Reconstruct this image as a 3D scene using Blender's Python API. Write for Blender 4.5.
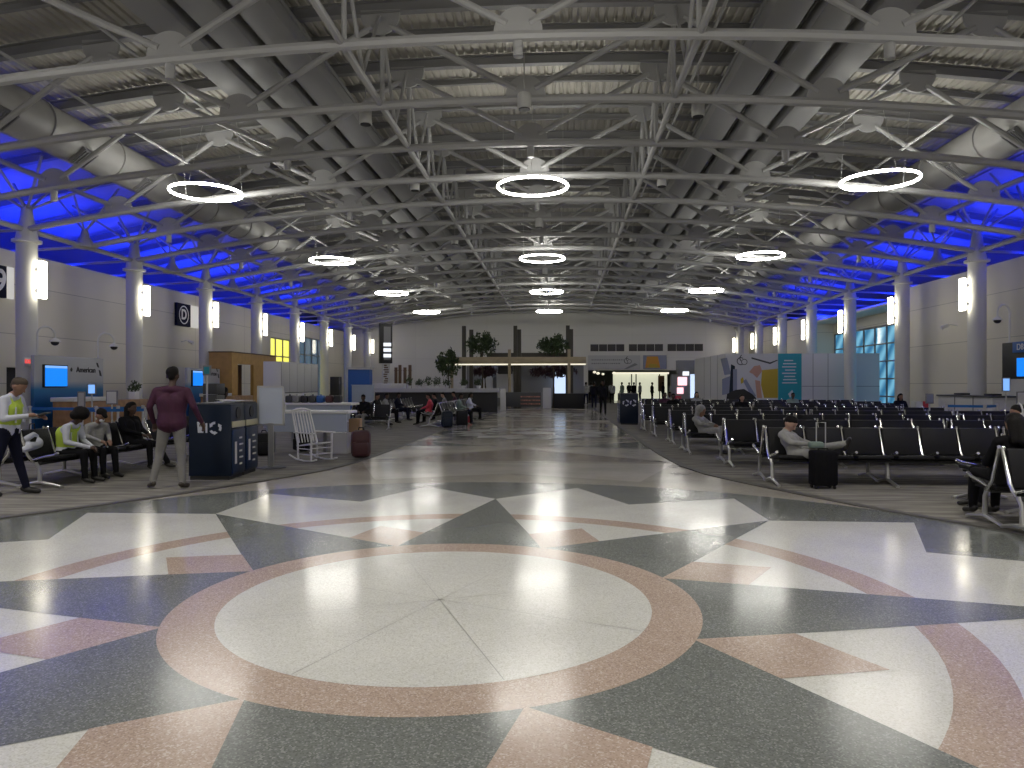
import bpy, bmesh, math, random
from math import sin, cos, pi, radians, atan, hypot
from mathutils import Vector, Matrix, Euler
random.seed(7)
for o in list(bpy.data.objects): bpy.data.objects.remove(o)
SC = bpy.context.scene; COL = SC.collection

# ------------------------------------------------------------------ camera, world, exposure
FPX = 722.0; PSI = atan(47/722)
cam_d = bpy.data.cameras.new('camera'); cam = bpy.data.objects.new('camera', cam_d); COL.objects.link(cam)
cam.location = (0, 0, 1.6); cam.rotation_euler = (radians(90), 0, PSI)
cam_d.sensor_width = 36; cam_d.lens = FPX/1024*36; cam_d.clip_end = 400; cam_d.clip_start = .05
SC.camera = cam
world = bpy.data.worlds.new('world'); SC.world = world; world.use_nodes = True
bg = world.node_tree.nodes['Background']; bg.inputs[0].default_value = (.70, .67, .62, 1); bg.inputs[1].default_value = .6
SC.view_settings.view_transform = 'Standard'; SC.view_settings.look = 'None'
SC.view_settings.exposure = 0.25; SC.view_settings.gamma = 1; SC.view_settings.use_curve_mapping = False
RING_E, SCONCE_E, BLUE_W, FILL_W = 38.0, 8.0, 560.0, 460.0

XC = -0.7                     # centre line of the hall
WL, WR = -17.8, 15.7          # side walls
CLX, CRX = -16.0, 14.6        # column lines
YF = 61.0                     # far wall
def F(px, zc):                # floor position at a depth along the view axis
    x = (px-512)/FPX*zc
    return (x*cos(PSI)-zc*sin(PSI), x*sin(PSI)+zc*cos(PSI))
def Z(py, zc): return 1.6-(py-384)*zc/FPX

# ------------------------------------------------------------------ materials
def mat(name, col, rough=.5, metal=0, emit=None, es=1, noise=0, nscale=8, bump=0, bscale=60, spec=.5, coat=0):
    m = bpy.data.materials.new(name); m.use_nodes = True; nt = m.node_tree; b = nt.nodes['Principled BSDF']
    c = (*col, 1); b.inputs['Base Color'].default_value = c
    b.inputs['Roughness'].default_value = rough; b.inputs['Metallic'].default_value = metal
    b.inputs['Specular IOR Level'].default_value = spec
    if coat: b.inputs['Coat Weight'].default_value = coat; b.inputs['Coat Roughness'].default_value = .1
    if emit: b.inputs['Emission Color'].default_value = (*emit, 1); b.inputs['Emission Strength'].default_value = es
    tc = nt.nodes.new('ShaderNodeTexCoord')
    if noise:
        n = nt.nodes.new('ShaderNodeTexNoise'); n.inputs['Scale'].default_value = nscale; n.inputs['Detail'].default_value = 4
        nt.links.new(tc.outputs['Object'], n.inputs['Vector'])
        r = nt.nodes.new('ShaderNodeMapRange'); r.inputs[1].default_value = .3; r.inputs[2].default_value = .7
        r.inputs[3].default_value = 1-noise; r.inputs[4].default_value = 1+noise; nt.links.new(n.outputs[0], r.inputs[0])
        v = nt.nodes.new('ShaderNodeVectorMath'); v.operation = 'SCALE'; v.inputs[0].default_value = col
        nt.links.new(r.outputs[0], v.inputs['Scale']); nt.links.new(v.outputs[0], b.inputs['Base Color'])
    if bump:
        n2 = nt.nodes.new('ShaderNodeTexNoise'); n2.inputs['Scale'].default_value = bscale
        nt.links.new(tc.outputs['Object'], n2.inputs['Vector'])
        bp = nt.nodes.new('ShaderNodeBump'); bp.inputs['Strength'].default_value = bump; bp.inputs['Distance'].default_value = .01
        nt.links.new(n2.outputs[0], bp.inputs['Height']); nt.links.new(bp.outputs[0], b.inputs['Normal'])
    return m
def terrazzo(name, base, chip1, chip2, rough=.165, scale=120):
    m = bpy.data.materials.new(name); m.use_nodes = True; nt = m.node_tree; b = nt.nodes['Principled BSDF']
    tc = nt.nodes.new('ShaderNodeTexCoord')
    v = nt.nodes.new('ShaderNodeTexVoronoi'); v.inputs['Scale'].default_value = scale
    nt.links.new(tc.outputs['Object'], v.inputs['Vector'])
    sx = nt.nodes.new('ShaderNodeSeparateXYZ'); nt.links.new(v.outputs['Color'], sx.inputs[0])
    cr = nt.nodes.new('ShaderNodeValToRGB'); e = cr.color_ramp; e.interpolation = 'CONSTANT'
    e.elements[0].color = (*base, 1); e.elements[1].position = .6; e.elements[1].color = (*chip1, 1)
    k = e.elements.new(.85); k.color = (*chip2, 1)
    nt.links.new(sx.outputs[0], cr.inputs[0])
    n = nt.nodes.new('ShaderNodeTexNoise'); n.inputs['Scale'].default_value = .9; n.inputs['Detail'].default_value = 5
    nt.links.new(tc.outputs['Object'], n.inputs['Vector'])
    r = nt.nodes.new('ShaderNodeMapRange'); r.inputs[1].default_value = .3; r.inputs[2].default_value = .7; r.inputs[3].default_value = .93; r.inputs[4].default_value = 1.05
    nt.links.new(n.outputs[0], r.inputs[0])
    vm = nt.nodes.new('ShaderNodeVectorMath'); vm.operation = 'SCALE'
    nt.links.new(cr.outputs[0], vm.inputs[0]); nt.links.new(r.outputs[0], vm.inputs['Scale'])
    nt.links.new(vm.outputs[0], b.inputs['Base Color'])
    r2 = nt.nodes.new('ShaderNodeMapRange'); r2.inputs[1].default_value = .3; r2.inputs[2].default_value = .7
    r2.inputs[3].default_value = rough*.75; r2.inputs[4].default_value = rough*1.3
    nt.links.new(n.outputs[0], r2.inputs[0]); nt.links.new(r2.outputs[0], b.inputs['Roughness'])
    b.inputs['Specular IOR Level'].default_value = .5
    return m
def panelled(name, col, w, h, dark=.55, rough=.55, mortar=.012):
    """painted wall with fine panel joints (world metres; y,z of the wall)"""
    m = bpy.data.materials.new(name); m.use_nodes = True; nt = m.node_tree; b = nt.nodes['Principled BSDF']
    tc = nt.nodes.new('ShaderNodeTexCoord'); s = nt.nodes.new('ShaderNodeSeparateXYZ'); nt.links.new(tc.outputs['Object'], s.inputs[0])
    ad = nt.nodes.new('ShaderNodeMath'); ad.operation = 'ADD'; nt.links.new(s.outputs[0], ad.inputs[0]); nt.links.new(s.outputs[1], ad.inputs[1])
    cmb = nt.nodes.new('ShaderNodeCombineXYZ'); nt.links.new(ad.outputs[0], cmb.inputs[0]); nt.links.new(s.outputs[2], cmb.inputs[1])
    br = nt.nodes.new('ShaderNodeTexBrick'); br.offset = 0
    br.inputs['Scale'].default_value = 1; br.inputs['Brick Width'].default_value = w; br.inputs['Row Height'].default_value = h
    br.inputs['Mortar Size'].default_value = mortar; br.inputs['Mortar Smooth'].default_value = .1
    br.inputs['Color1'].default_value = (*col, 1); br.inputs['Color2'].default_value = (*[c*.96 for c in col], 1)
    br.inputs['Mortar'].default_value = (*[c*dark for c in col], 1)
    nt.links.new(cmb.outputs[0], br.inputs['Vector']); nt.links.new(br.outputs['Color'], b.inputs['Base Color'])
    b.inputs['Roughness'].default_value = rough
    return m
M = {}
M['steel'] = mat('painted_steel', (.40, .40, .40), .42)
M['steel_d'] = mat('painted_steel_dark', (.27, .27, .27), .5)
M['deck'] = mat('deck_paint', (.50, .48, .43), .6, noise=.06, nscale=2)
M['duct'] = mat('duct_paint', (.36, .355, .345), .5, noise=.05, nscale=1.5)
M['duct_flat'] = mat('flat_duct_paint', (.27, .27, .27), .5)
M['column'] = mat('column_paint', (.56, .56, .54), .4)
M['wall'] = panelled('wall_panel', (.66, .63, .53), 5.52, 1.62)
M['wall_far'] = panelled('far_wall_panel', (.62, .61, .58), 6.1, 1.9, .85)
M['upper_wall'] = mat('upper_wall', (.10, .10, .13), .8)
M['tw'] = terrazzo('terrazzo_white', (.60, .60, .565), (.52, .515, .47), (.66, .66, .63))
M['tp'] = terrazzo('terrazzo_rose', (.43, .335, .275), (.35, .265, .215), (.54, .455, .395))
M['td'] = terrazzo('terrazzo_slate', (.165, .175, .165), (.125, .135, .125), (.25, .26, .25))
M['tb'] = terrazzo('terrazzo_beige', (.40, .37, .32), (.33, .30, .26), (.48, .46, .41))
M['tl'] = terrazzo('terrazzo_light_beige', (.50, .475, .42), (.43, .40, .35), (.56, .54, .49))
M['tn'] = terrazzo('terrazzo_brown', (.27, .225, .19), (.21, .17, .145), (.36, .32, .28))
M['joint'] = mat('floor_joint', (.22, .22, .2), .3)
M['strip'] = mat('carpet_edge_strip', (.09, .085, .08), .6)
M['chrome'] = mat('chrome', (.72, .72, .70), .22, 1)
M['alu'] = mat('brushed_aluminium', (.55, .55, .55), .35, .8)
M['blackp'] = mat('black_perforated', (.012, .012, .014), .5, bump=.3, bscale=200, spec=.25)
M['black'] = mat('black', (.012, .012, .013), .5)
M['dgrey'] = mat('dark_grey', (.05, .052, .055), .5)
M['mgrey'] = mat('mid_grey', (.2, .2, .21), .5)
M['lgrey'] = mat('light_grey', (.45, .45, .46), .5)
M['white'] = mat('white', (.75, .75, .76), .4)
M['offw'] = mat('off_white', (.62, .62, .6), .45)
M['whitep'] = mat('white_partition', (.55, .55, .57), .35)
M['navy'] = mat('navy', (.006, .013, .030), .35, spec=.3)
M['navy2'] = mat('navy_front', (.007, .022, .065), .35, spec=.3)
M['blue'] = mat('blue', (.015, .09, .33), .5)
M['belt'] = mat('belt_blue', (.01, .13, .42), .6)
M['teal'] = mat('teal', (.01, .26, .33), .4)
M['wood'] = mat('counter_wood', (.30, .165, .07), .45, noise=.2, nscale=6)
M['wood2'] = mat('kiosk_wood', (.42, .25, .075), .5, noise=.12, nscale=4)
M['wood_d'] = mat('dark_wood', (.1, .055, .03), .5)
M['tan'] = mat('tan_wood', (.33, .27, .17), .5, noise=.1, nscale=3)
M['card'] = mat('cardboard', (.36, .23, .13), .7)
M['bronze'] = mat('dark_bronze', (.035, .03, .022), .5)
M['ring'] = mat('ring_light_diffuser', (.9, .9, .9), .4, emit=(1, .98, .9), es=RING_E)
M['sconce'] = mat('sconce_diffuser', (.9, .9, .85), .4, emit=(1, .93, .74), es=SCONCE_E)
M['scr_blue'] = mat('screen_blue', (.01, .05, .1), .2, emit=(.005, .21, .95), es=1.0)
M['scr_sky'] = mat('screen_light_blue', (.01, .05, .1), .2, emit=(.2, .42, .95), es=1.0)
M['scr_white'] = mat('screen_white', (.3, .3, .3), .2, emit=(.8, .85, .9), es=1.0)
M['red_e'] = mat('lit_red', (.3, .02, .02), .4, emit=(.9, .12, .12), es=.7)
M['warm_e'] = mat('lit_warm', (.5, .5, .4), .4, emit=(1, .93, .72), es=.8)
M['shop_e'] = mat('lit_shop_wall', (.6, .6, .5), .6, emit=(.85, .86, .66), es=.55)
M['neon'] = mat('neon_pink', (.5, .3, .3), .4, emit=(1, .55, .6), es=1.3)
M['cool_e'] = mat('lit_cool', (.5, .55, .6), .4, emit=(.6, .75, 1), es=.9)
M['sign_lit'] = mat('sign_lit', (.5, .5, .48), .5, emit=(.9, .88, .8), es=.35)
M['matnavy'] = mat('matt_navy', (.012, .014, .035), .8, spec=.1)
M['yel_win'] = mat('lit_yellow_window', (.5, .5, .1), .4, emit=(.85, .8, .12), es=1.0)
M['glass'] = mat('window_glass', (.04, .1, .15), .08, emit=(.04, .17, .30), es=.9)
M['glass_dim'] = mat('window_glass_dim', (.04, .06, .08), .1, emit=(.05, .09, .13), es=.8)
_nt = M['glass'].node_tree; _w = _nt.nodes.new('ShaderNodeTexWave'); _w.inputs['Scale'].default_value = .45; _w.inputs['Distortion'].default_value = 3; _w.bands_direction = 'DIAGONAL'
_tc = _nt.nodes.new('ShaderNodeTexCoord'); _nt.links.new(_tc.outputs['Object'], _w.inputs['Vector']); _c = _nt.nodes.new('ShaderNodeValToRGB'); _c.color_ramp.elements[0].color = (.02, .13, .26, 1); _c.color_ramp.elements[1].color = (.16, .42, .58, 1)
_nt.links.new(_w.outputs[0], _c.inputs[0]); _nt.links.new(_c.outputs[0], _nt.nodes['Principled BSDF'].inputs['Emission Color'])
M['skin_d'] = mat('skin_dark', (.07, .038, .026), .55)
M['skin_m'] = mat('skin_mid', (.24, .13, .09), .55)
M['skin_l'] = mat('skin_light', (.42, .26, .2), .55)
M['hair'] = mat('black_hair', (.008, .007, .007), .6, bump=.6, bscale=80, spec=.15)
M['hair_g'] = mat('grey_hair', (.07, .055, .045), .7, bump=.6, bscale=80, spec=.15)
M['maroon'] = mat('maroon_cloth', (.048, .008, .030), .8, noise=.15, nscale=10)
M['khaki'] = mat('grey_cloth', (.20, .195, .185), .85, noise=.1, nscale=9)
M['blackc'] = mat('black_cloth', (.007, .007, .009), .85, spec=.15)
M['navyc'] = mat('navy_cloth', (.008, .009, .022), .85, spec=.15)
M['whitec'] = mat('white_cloth', (.52, .54, .62), .85)
M['greyc'] = mat('grey_hoodie', (.30, .30, .29), .9, noise=.12, nscale=14)
M['hivis'] = mat('hivis_yellow', (.42, .56, .06), .7)
M['orange'] = mat('orange_cloth', (.62, .2, .03), .7)
M['redc'] = mat('red_cloth', (.55, .05, .08), .7)
M['green_c'] = mat('grey_green_cloth', (.17, .23, .2), .8)
M['shoe'] = mat('shoe', (.015, .014, .014), .5)
M['shoe_b'] = mat('brown_shoe', (.045, .035, .028), .5)
M['leaf'] = mat('leaf', (.035, .06, .02), .6, noise=.4, nscale=5)
M['leaf_p'] = mat('purple_leaf', (.05, .02, .03), .6, noise=.4, nscale=5)
M['bark'] = mat('bark', (.06, .045, .03), .8)
M['burg'] = mat('burgundy_case', (.06, .014, .02), .5)
M['gold'] = mat('mustard', (.42, .30, .02), .5)
M['mpink'] = mat('mural_peach', (.5, .28, .2), .5)
M['mgr'] = mat('mural_bluegrey', (.22, .24, .33), .5)
M['orng'] = mat('poster_orange', (.55, .25, .02), .5)
M['brick'] = mat('vent_dark', (.045, .04, .042), .6)

# ------------------------------------------------------------------ mesh builder
class MB:
    def __init__(s): s.v = []; s.f = []; s.m = []; s.s = []
    def add(s, vs, fs, mi=0, sm=False):
        n = len(s.v); s.v += [tuple(v) for v in vs]; s.f += [tuple(i+n for i in f) for f in fs]
        s.m += [mi]*len(fs); s.s += [sm]*len(fs); return s
    def box(s, x0, y0, z0, x1, y1, z1, mi=0, b=0):
        if b:
            return s.bbox((x0+x1)/2, (y0+y1)/2, (z0+z1)/2, abs(x1-x0), abs(y1-y0), abs(z1-z0), b, mi)
        vs = [(x0,y0,z0),(x1,y0,z0),(x1,y1,z0),(x0,y1,z0),(x0,y0,z1),(x1,y0,z1),(x1,y1,z1),(x0,y1,z1)]
        return s.add(vs, [(0,3,2,1),(4,5,6,7),(0,1,5,4),(1,2,6,5),(2,3,7,6),(3,0,4,7)], mi)
    def bbox(s, cx, cy, cz, w, d, h, b, mi=0, mtx=None):
        bm = bmesh.new(); bmesh.ops.create_cube(bm, size=1)
        for v in bm.verts: v.co = Vector((v.co.x*w, v.co.y*d, v.co.z*h))
        bmesh.ops.bevel(bm, geom=list(bm.edges), offset=b, segments=2, profile=.5, affect='EDGES')
        mt = mtx or Matrix.Identity(4)
        vs = [mt @ (v.co+Vector((cx, cy, cz))) for v in bm.verts]
        bm.verts.index_update(); fs = [[v.index for v in f.verts] for f in bm.faces]; bm.free()
        return s.add(vs, fs, mi, True)
    def tube(s, a, b, r, r2=None, n=8, mi=0, caps=True):
        a = Vector(a); b = Vector(b); r2 = r if r2 is None else r2
        d = (b-a).normalized(); u = d.orthogonal().normalized(); w = d.cross(u)
        vs = [a+(u*cos(2*pi*i/n)+w*sin(2*pi*i/n))*r for i in range(n)]+[b+(u*cos(2*pi*i/n)+w*sin(2*pi*i/n))*r2 for i in range(n)]
        s.add(vs, [(i, (i+1) % n, n+(i+1) % n, n+i) for i in range(n)], mi, True)
        if caps: s.add(vs, [tuple(range(n))[::-1], tuple(range(n, 2*n))], mi)
        return s
    def path(s, pts, r, n=8, mi=0):
        pts = [Vector(p) for p in pts]; rings = []; k = len(pts); u0 = None
        for i, p in enumerate(pts):
            d = (pts[min(i+1, k-1)]-pts[max(i-1, 0)]).normalized()
            if u0 is None: u0 = d.orthogonal().normalized()
            u0 = (u0-d*u0.dot(d)).normalized(); w = d.cross(u0)
            rr = r[i] if isinstance(r, (list, tuple)) else r
            rings += [p+(u0*cos(2*pi*j/n)+w*sin(2*pi*j/n))*rr for j in range(n)]
        fs = [(i*n+j, i*n+(j+1) % n, (i+1)*n+(j+1) % n, (i+1)*n+j) for i in range(k-1) for j in range(n)]
        s.add(rings, fs, mi, True); s.add(rings, [tuple(range(n))[::-1], tuple(range((k-1)*n, k*n))], mi); return s
    def lathe(s, prof, c=(0,0,0), n=20, mi=0):
        vs = [(c[0]+r*cos(2*pi*j/n), c[1]+r*sin(2*pi*j/n), c[2]+z) for r, z in prof for j in range(n)]
        k = len(prof); fs = [(i*n+j, i*n+(j+1) % n, (i+1)*n+(j+1) % n, (i+1)*n+j) for i in range(k-1) for j in range(n)]
        s.add(vs, fs, mi, True); s.add(vs, [tuple(range(n))[::-1], tuple(range((k-1)*n, k*n))], mi); return s
    def prism(s, poly, axis, a, b, mi=0):
        """extrude a 2D polygon along axis x, y or z from a to b"""
        def P(u, v, t): return {'x': (t, u, v), 'y': (u, t, v), 'z': (u, v, t)}[axis]
        n = len(poly); vs = [P(u, v, a) for u, v in poly]+[P(u, v, b) for u, v in poly]
        return s.add(vs, [tuple(range(n))[::-1], tuple(range(n, 2*n))]+[(i, (i+1) % n, n+(i+1) % n, n+i) for i in range(n)], mi)
    def ell(s, c, r, mi=0, nu=14, nv=9, mtx=None):
        mt = mtx or Matrix.Identity(4); vs = []
        for i in range(1, nv):
            t = pi*i/nv
            for j in range(nu): vs.append((r[0]*sin(t)*cos(2*pi*j/nu), r[1]*sin(t)*sin(2*pi*j/nu), r[2]*cos(t)))
        vs += [(0, 0, r[2]), (0, 0, -r[2])]
        fs = [(i*nu+j, (i+1)*nu+j, (i+1)*nu+(j+1) % nu, i*nu+(j+1) % nu) for i in range(nv-2) for j in range(nu)]
        k = (nv-1)*nu; fs += [(k, j, (j+1) % nu) for j in range(nu)]+[(k+1, (nv-2)*nu+(j+1) % nu, (nv-2)*nu+j) for j in range(nu)]
        c = Vector(c)
        return s.add([mt @ Vector(v)+c for v in vs], fs, mi, True)
    def mesh(s, name, mats):
        me = bpy.data.meshes.new(name); me.from_pydata(s.v, [], s.f)
        for m in (mats if isinstance(mats, (list, tuple)) else [mats]): me.materials.append(m)
        me.polygons.foreach_set('material_index', s.m); me.polygons.foreach_set('use_smooth', s.s); me.update()
        if any(s.s): 
            try: me.set_sharp_from_angle(angle=radians(40))
            except Exception: pass
        return me
    def build(s, name, mats, parent=None): return link(name, s.mesh(name, mats), parent)
def link(name, me, parent=None, loc=(0,0,0), rz=0):
    o = bpy.data.objects.new(name, me); COL.objects.link(o)
    if parent: o.parent = parent
    o.location = loc; o.rotation_euler = (0, 0, rz); return o
def tag(o, label, cat, group=None, kind=None):
    o['label'] = label; o['category'] = cat
    if group: o['group'] = group
    if kind: o['kind'] = kind
    return o
def thing(name, label, cat, loc=(0,0,0), rz=0, group=None):
    o = bpy.data.objects.new(name, None); COL.objects.link(o); o.location = loc; o.rotation_euler = (0, 0, rz); o.empty_display_size = .2
    return tag(o, label, cat, group)
def kids(o): return [c for c in list(bpy.data.objects) if c.parent == o]
class Tree:  # remembers children so copying stays cheap
    pass
def copy_tree(o, label, loc, rz=None, ch=None):
    c = o.copy(); COL.objects.link(c); c.location = loc
    if rz is not None: c.rotation_euler = (0, 0, rz)
    c['label'] = label
    for k in (ch if ch is not None else kids(o)):
        d = k.copy(); COL.objects.link(d); d.parent = c
        for g in kids(k):
            e = g.copy(); COL.objects.link(e); e.parent = d
    return c
def struct(name, mb, mats):
    o = mb.build(name, mats); o['kind'] = 'structure'; return o
ORD = ['first','second','third','fourth','fifth','sixth','seventh','eighth','ninth','tenth','eleventh','twelfth','thirteenth','fourteenth','fifteenth','sixteenth','seventeenth','eighteenth','nineteenth','twentieth','twenty-first','twenty-second','twenty-third','twenty-fourth']
def text(name, s, size, m, parent=None, loc=(0,0,0), rot=(0,0,0), depth=.006, bold=0, shear=0, sx=1):
    cu = bpy.data.curves.new(name, 'FONT'); cu.body = s; cu.size = size; cu.extrude = depth; cu.align_x = 'CENTER'; cu.align_y = 'CENTER'; cu.offset = bold; cu.shear = shear
    t = bpy.data.objects.new(name, cu); COL.objects.link(t)
    me = bpy.data.meshes.new_from_object(t.evaluated_get(bpy.context.evaluated_depsgraph_get()))
    bpy.data.objects.remove(t); me.materials.clear(); me.materials.append(m)
    o = bpy.data.objects.new(name, me); COL.objects.link(o); o.location = loc; o.rotation_euler = rot; o.scale = (sx, 1, 1)
    if parent: o.parent = parent
    return o

# ------------------------------------------------------------------ floor
SX, SY = -.88, 5.29           # centre of the star medallion
def flat(mb, pts, z, mi): mb.add([(x, y, z) for x, y in pts], [tuple(range(len(pts)))], mi)
def pol(r, a, cx=SX, cy=SY): return (cx+r*sin(radians(a)), cy+r*cos(radians(a)))
def annulus(mb, r0, r1, z, mi, cx=SX, cy=SY, n=96, a0=0, a1=360):
    for i in range(n):
        a, b = a0+(a1-a0)*i/n, a0+(a1-a0)*(i+1)/n
        flat(mb, [pol(r0, a, cx, cy), pol(r1, a, cx, cy), pol(r1, b, cx, cy), pol(r0, b, cx, cy)], z, mi)
fl = MB(); Wm, Pm, Dm, Bm, Nm, Jm, Lm = range(7)
fl.box(-22, -9, -.3, 22, 95, 0, Bm)
E1 = .0009
def star(cx, cy, k, z0):
    z = z0
    flat(fl, [pol(6.42*k, a, cx, cy) for a in range(0, 360, 3)][::-1], z, Dm); z += E1
    flat(fl, [pol((4.72 if i % 2 == 0 else 5.97)*k, i*11.25, cx, cy) for i in range(32)][::-1], z, Wm); z += E1
    annulus(fl, 3.24*k, 3.55*k, z, Pm, cx, cy); z += E1
    for i in range(8):
        a = i*45
        flat(fl, [pol(1.8*k, a-22.5, cx, cy), pol(1.88*k, a-22.5, cx, cy), pol(4.72*k, a, cx, cy), pol(1.88*k, a+22.5, cx, cy), pol(1.8*k, a+22.5, cx, cy)][::-1], z, Dm)
        a += 22.5
        flat(fl, [pol(1.86*k, a, cx, cy), pol(2.45*k, a-9.3, cx, cy), pol(2.95*k, a, cx, cy), pol(2.45*k, a+9.3, cx, cy)][::-1], z+E1*.5, Pm)
    z += E1
    flat(fl, [pol(1.88*k, a, cx, cy) for a in range(0, 360, 3)][::-1], z, Pm); z += E1
    flat(fl, [pol(1.54*k, a, cx, cy) for a in range(0, 360, 3)][::-1], z, Wm); z += E1
    for i in range(4):
        a = i*45+22.5; p, q = pol(1.53*k, a, cx, cy), pol(1.53*k, a+180, cx, cy); d = Vector((q[0]-p[0], q[1]-p[1])).normalized(); nx, ny = -d.y*.003, d.x*.003
        flat(fl, [(p[0]-nx, p[1]-ny), (p[0]+nx, p[1]+ny), (q[0]+nx, q[1]+ny), (q[0]-nx, q[1]-ny)], z, Jm)
# pattern of the aisle beyond the star
def tri(pts, z, m): 
    a = sum(pts[i][0]*pts[(i+1) % len(pts)][1]-pts[(i+1) % len(pts)][0]*pts[i][1] for i in range(len(pts)))
    flat(fl, pts if a > 0 else pts[::-1], z, m)
HX = 3.15
for base in (14.95, 29.0, 43.0):
    for sg in (1,):
        tri([(SX-2.9, base), (SX+3.1, base), (SX, base+2.85)], .0010, Nm)
        tri([(SX-HX, base+.02), (SX-.05, base+2.87), (SX-HX, base+5.6)], .0019, Lm)
        tri([(SX+HX, base+.02), (SX+.05, base+2.87), (SX+HX, base+5.6)], .0019, Lm)
        tri([(SX-HX, base+3.4), (SX-.9, base+3.6), (SX-HX, base+5.2)], .0028, Dm)
        tri([(SX+HX, base+2.9), (SX+.9, base+3.6), (SX+HX, base+5.2)], .0028, Dm)
tri([(SX-2.2, 11.9), (SX, 12.9), (SX+2.2, 11.9), (SX+HX, 14.6), (SX-HX, 14.6)], .0010, Lm)
for yy in (23.6, 37.6): star(SX, yy, .47, .003)
star(SX, SY, 1, .0012)
for yy in (9.9, ):  # floor joint
    pass
struct('floor', fl, [M['tw'], M['tp'], M['td'], M['tb'], M['tn'], M['joint'], M['tl']])

# carpet: streaky broadloom
def carpet_mat():
    m = bpy.data.materials.new('carpet'); m.use_nodes = True; nt = m.node_tree; b = nt.nodes['Principled BSDF']
    tc = nt.nodes.new('ShaderNodeTexCoord'); mp = nt.nodes.new('ShaderNodeMapping'); mp.inputs['Scale'].default_value = (.5, 3.2, 1)
    nt.links.new(tc.outputs['Object'], mp.inputs[0])
    n = nt.nodes.new('ShaderNodeTexNoise'); n.inputs['Scale'].default_value = 2.2; n.inputs['Detail'].default_value = 7; nt.links.new(mp.outputs[0], n.inputs['Vector'])
    cr = nt.nodes.new('ShaderNodeValToRGB'); cr.color_ramp.elements[0].position = .35; cr.color_ramp.elements[0].color = (.15, .142, .128, 1)
    cr.color_ramp.elements[1].position = .65; cr.color_ramp.elements[1].color = (.275, .262, .235, 1)
    nt.links.new(n.outputs[0], cr.inputs[0]); nt.links.new(cr.outputs[0], b.inputs['Base Color']); b.inputs['Roughness'].default_value = .95
    b.inputs['Specular IOR Level'].default_value = .1
    return m
M['carpet'] = carpet_mat()
EDGE = [(3.15, 60.9), (3.15, 30), (3.17, 20), (3.2, 16.5), (3.3, 14.2), (3.5, 13.0), (3.8, 12.1), (4.15, 11.25), (4.45, 10.55), (4.8, 9.8), (5.15, 9.15), (5.8, 8.1), (6.25, 6.9), (6.5, 5.3), (6.3, 3.7), (5.8, 2.4), (4.9, 1.0), (4.2, -.2), (3.8, -2), (3.8, -9)]
for sg, nm in ((-1, 'left'), (1, 'right')):
    e = [(SX+sg*x, y) for x, y in EDGE]; out = [(sg*21, -9), (sg*21, 60.9)]
    cb = MB(); top = e+out
    if sg > 0: top = top[::-1]
    n = len(top); cb.add([(x, y, .012) for x, y in top]+[(x, y, .0) for x, y in top], [tuple(range(n))[::-1]], 0)
    cb.f[-1] = tuple(range(n)); 
    st = MB()
    for i in range(len(e)-1):
        a, b = Vector(e[i]), Vector(e[i+1])
        def nor(j):
            p, q = Vector(e[max(j-1, 0)]), Vector(e[min(j+1, len(e)-1)]); d = (q-p).normalized(); return Vector((-d.y, d.x))*sg
        na, nb = nor(i)*.07, nor(i+1)*.07
        vs = [(a.x-na.x, a.y-na.y, .016), (a.x+na.x, a.y+na.y, .016), (b.x+nb.x, b.y+nb.y, .016), (b.x-nb.x, b.y-nb.y, .016)]
        lo = [(x, y, 0) for x, y, _ in vs]
        st.add(vs+lo, [(0,1,2,3), (0,3,7,4), (1,5,6,2)])
    o = struct('floor', cb, M['carpet']); o.name = 'floor_carpet_'+nm
    o = struct('trim', st, M['strip']); o.name = 'trim_'+('1' if sg < 0 else '2')

# ------------------------------------------------------------------ walls
def wall_seg(mb, x, y0, y1, h, sg, t=.4, z0=0): mb.box(x, y0, z0, x+sg*t, y1, h)
w = MB(); HWL = 5.94
wall_seg(w, WL, -9, 22.2, HWL, -1); wall_seg(w, WL, 22.2, 23.9, HWL, -1, z0=2.15); wall_seg(w, WL, 23.9, 43.6, HWL, -1)
wall_seg(w, WL, 54.4, YF, HWL, -1)
w.box(WL-.3, 43.6, 4.55, WL-.1, 47.25, HWL); w.box(WL-.3, 47.25, 4.95, WL-.1, 54.4, HWL)
w.box(WL-3.2, -9, HWL-.55, WL-.05, YF, HWL-.45)
struct('wall_left', w, M['wall'])
w = MB()
wall_seg(w, WR, -9, 33.4, HWL, 1); wall_seg(w, WR, 47.2, YF, HWL, 1)
w.box(WR, 33.4, 0, WR+1.9, 33.7, HWL); w.box(WR, 46.9, 0, WR+1.9, 47.2, HWL)
w.box(WR+1.6, 33.7, 4.75, WR+1.8, 46.9, HWL)
w.box(WR+.05, -9, HWL-.55, WR+3.2, YF, HWL-.45)
struct('wall_right', w, M['wall'])
w = MB(); w.box(WL-3.2, -9, HWL-.5, WL-3.0, YF, 9.0); struct('wall_upper_left', w, M['upper_wall'])
w = MB(); w.box(WR+3.0, -9, HWL-.5, WR+3.2, YF, 9.0); struct('wall_upper_right', w, M['upper_wall'])
w = MB(); ox0, ox1 = F(588, 61)[0], F(697, 61)[0]
w.box(-21, YF, 0, ox0, YF+.4, 10.5); w.box(ox1, YF, 0, 19, YF+.4, 10.5); w.box(ox0, YF, 2.75, ox1, YF+.4, 10.5)
struct('wall_far', w, M['wall_far'])
# corridor beyond the opening
w = MB(); w.box(ox0-.3, YF+.4, 0, ox0, 88, 2.95); w.box(ox1, YF+.4, 0, ox1+.3, 88, 2.95); w.box(ox0-.3, 88, 0, ox1+.3, 88.3, 2.95)
struct('wall_corridor', w, M['mgrey'])
w = MB(); w.box(ox0-.3, YF+.4, 2.95, ox1+.3, 88.3, 3.15); struct('ceiling_corridor', w, M['dgrey'])
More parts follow.
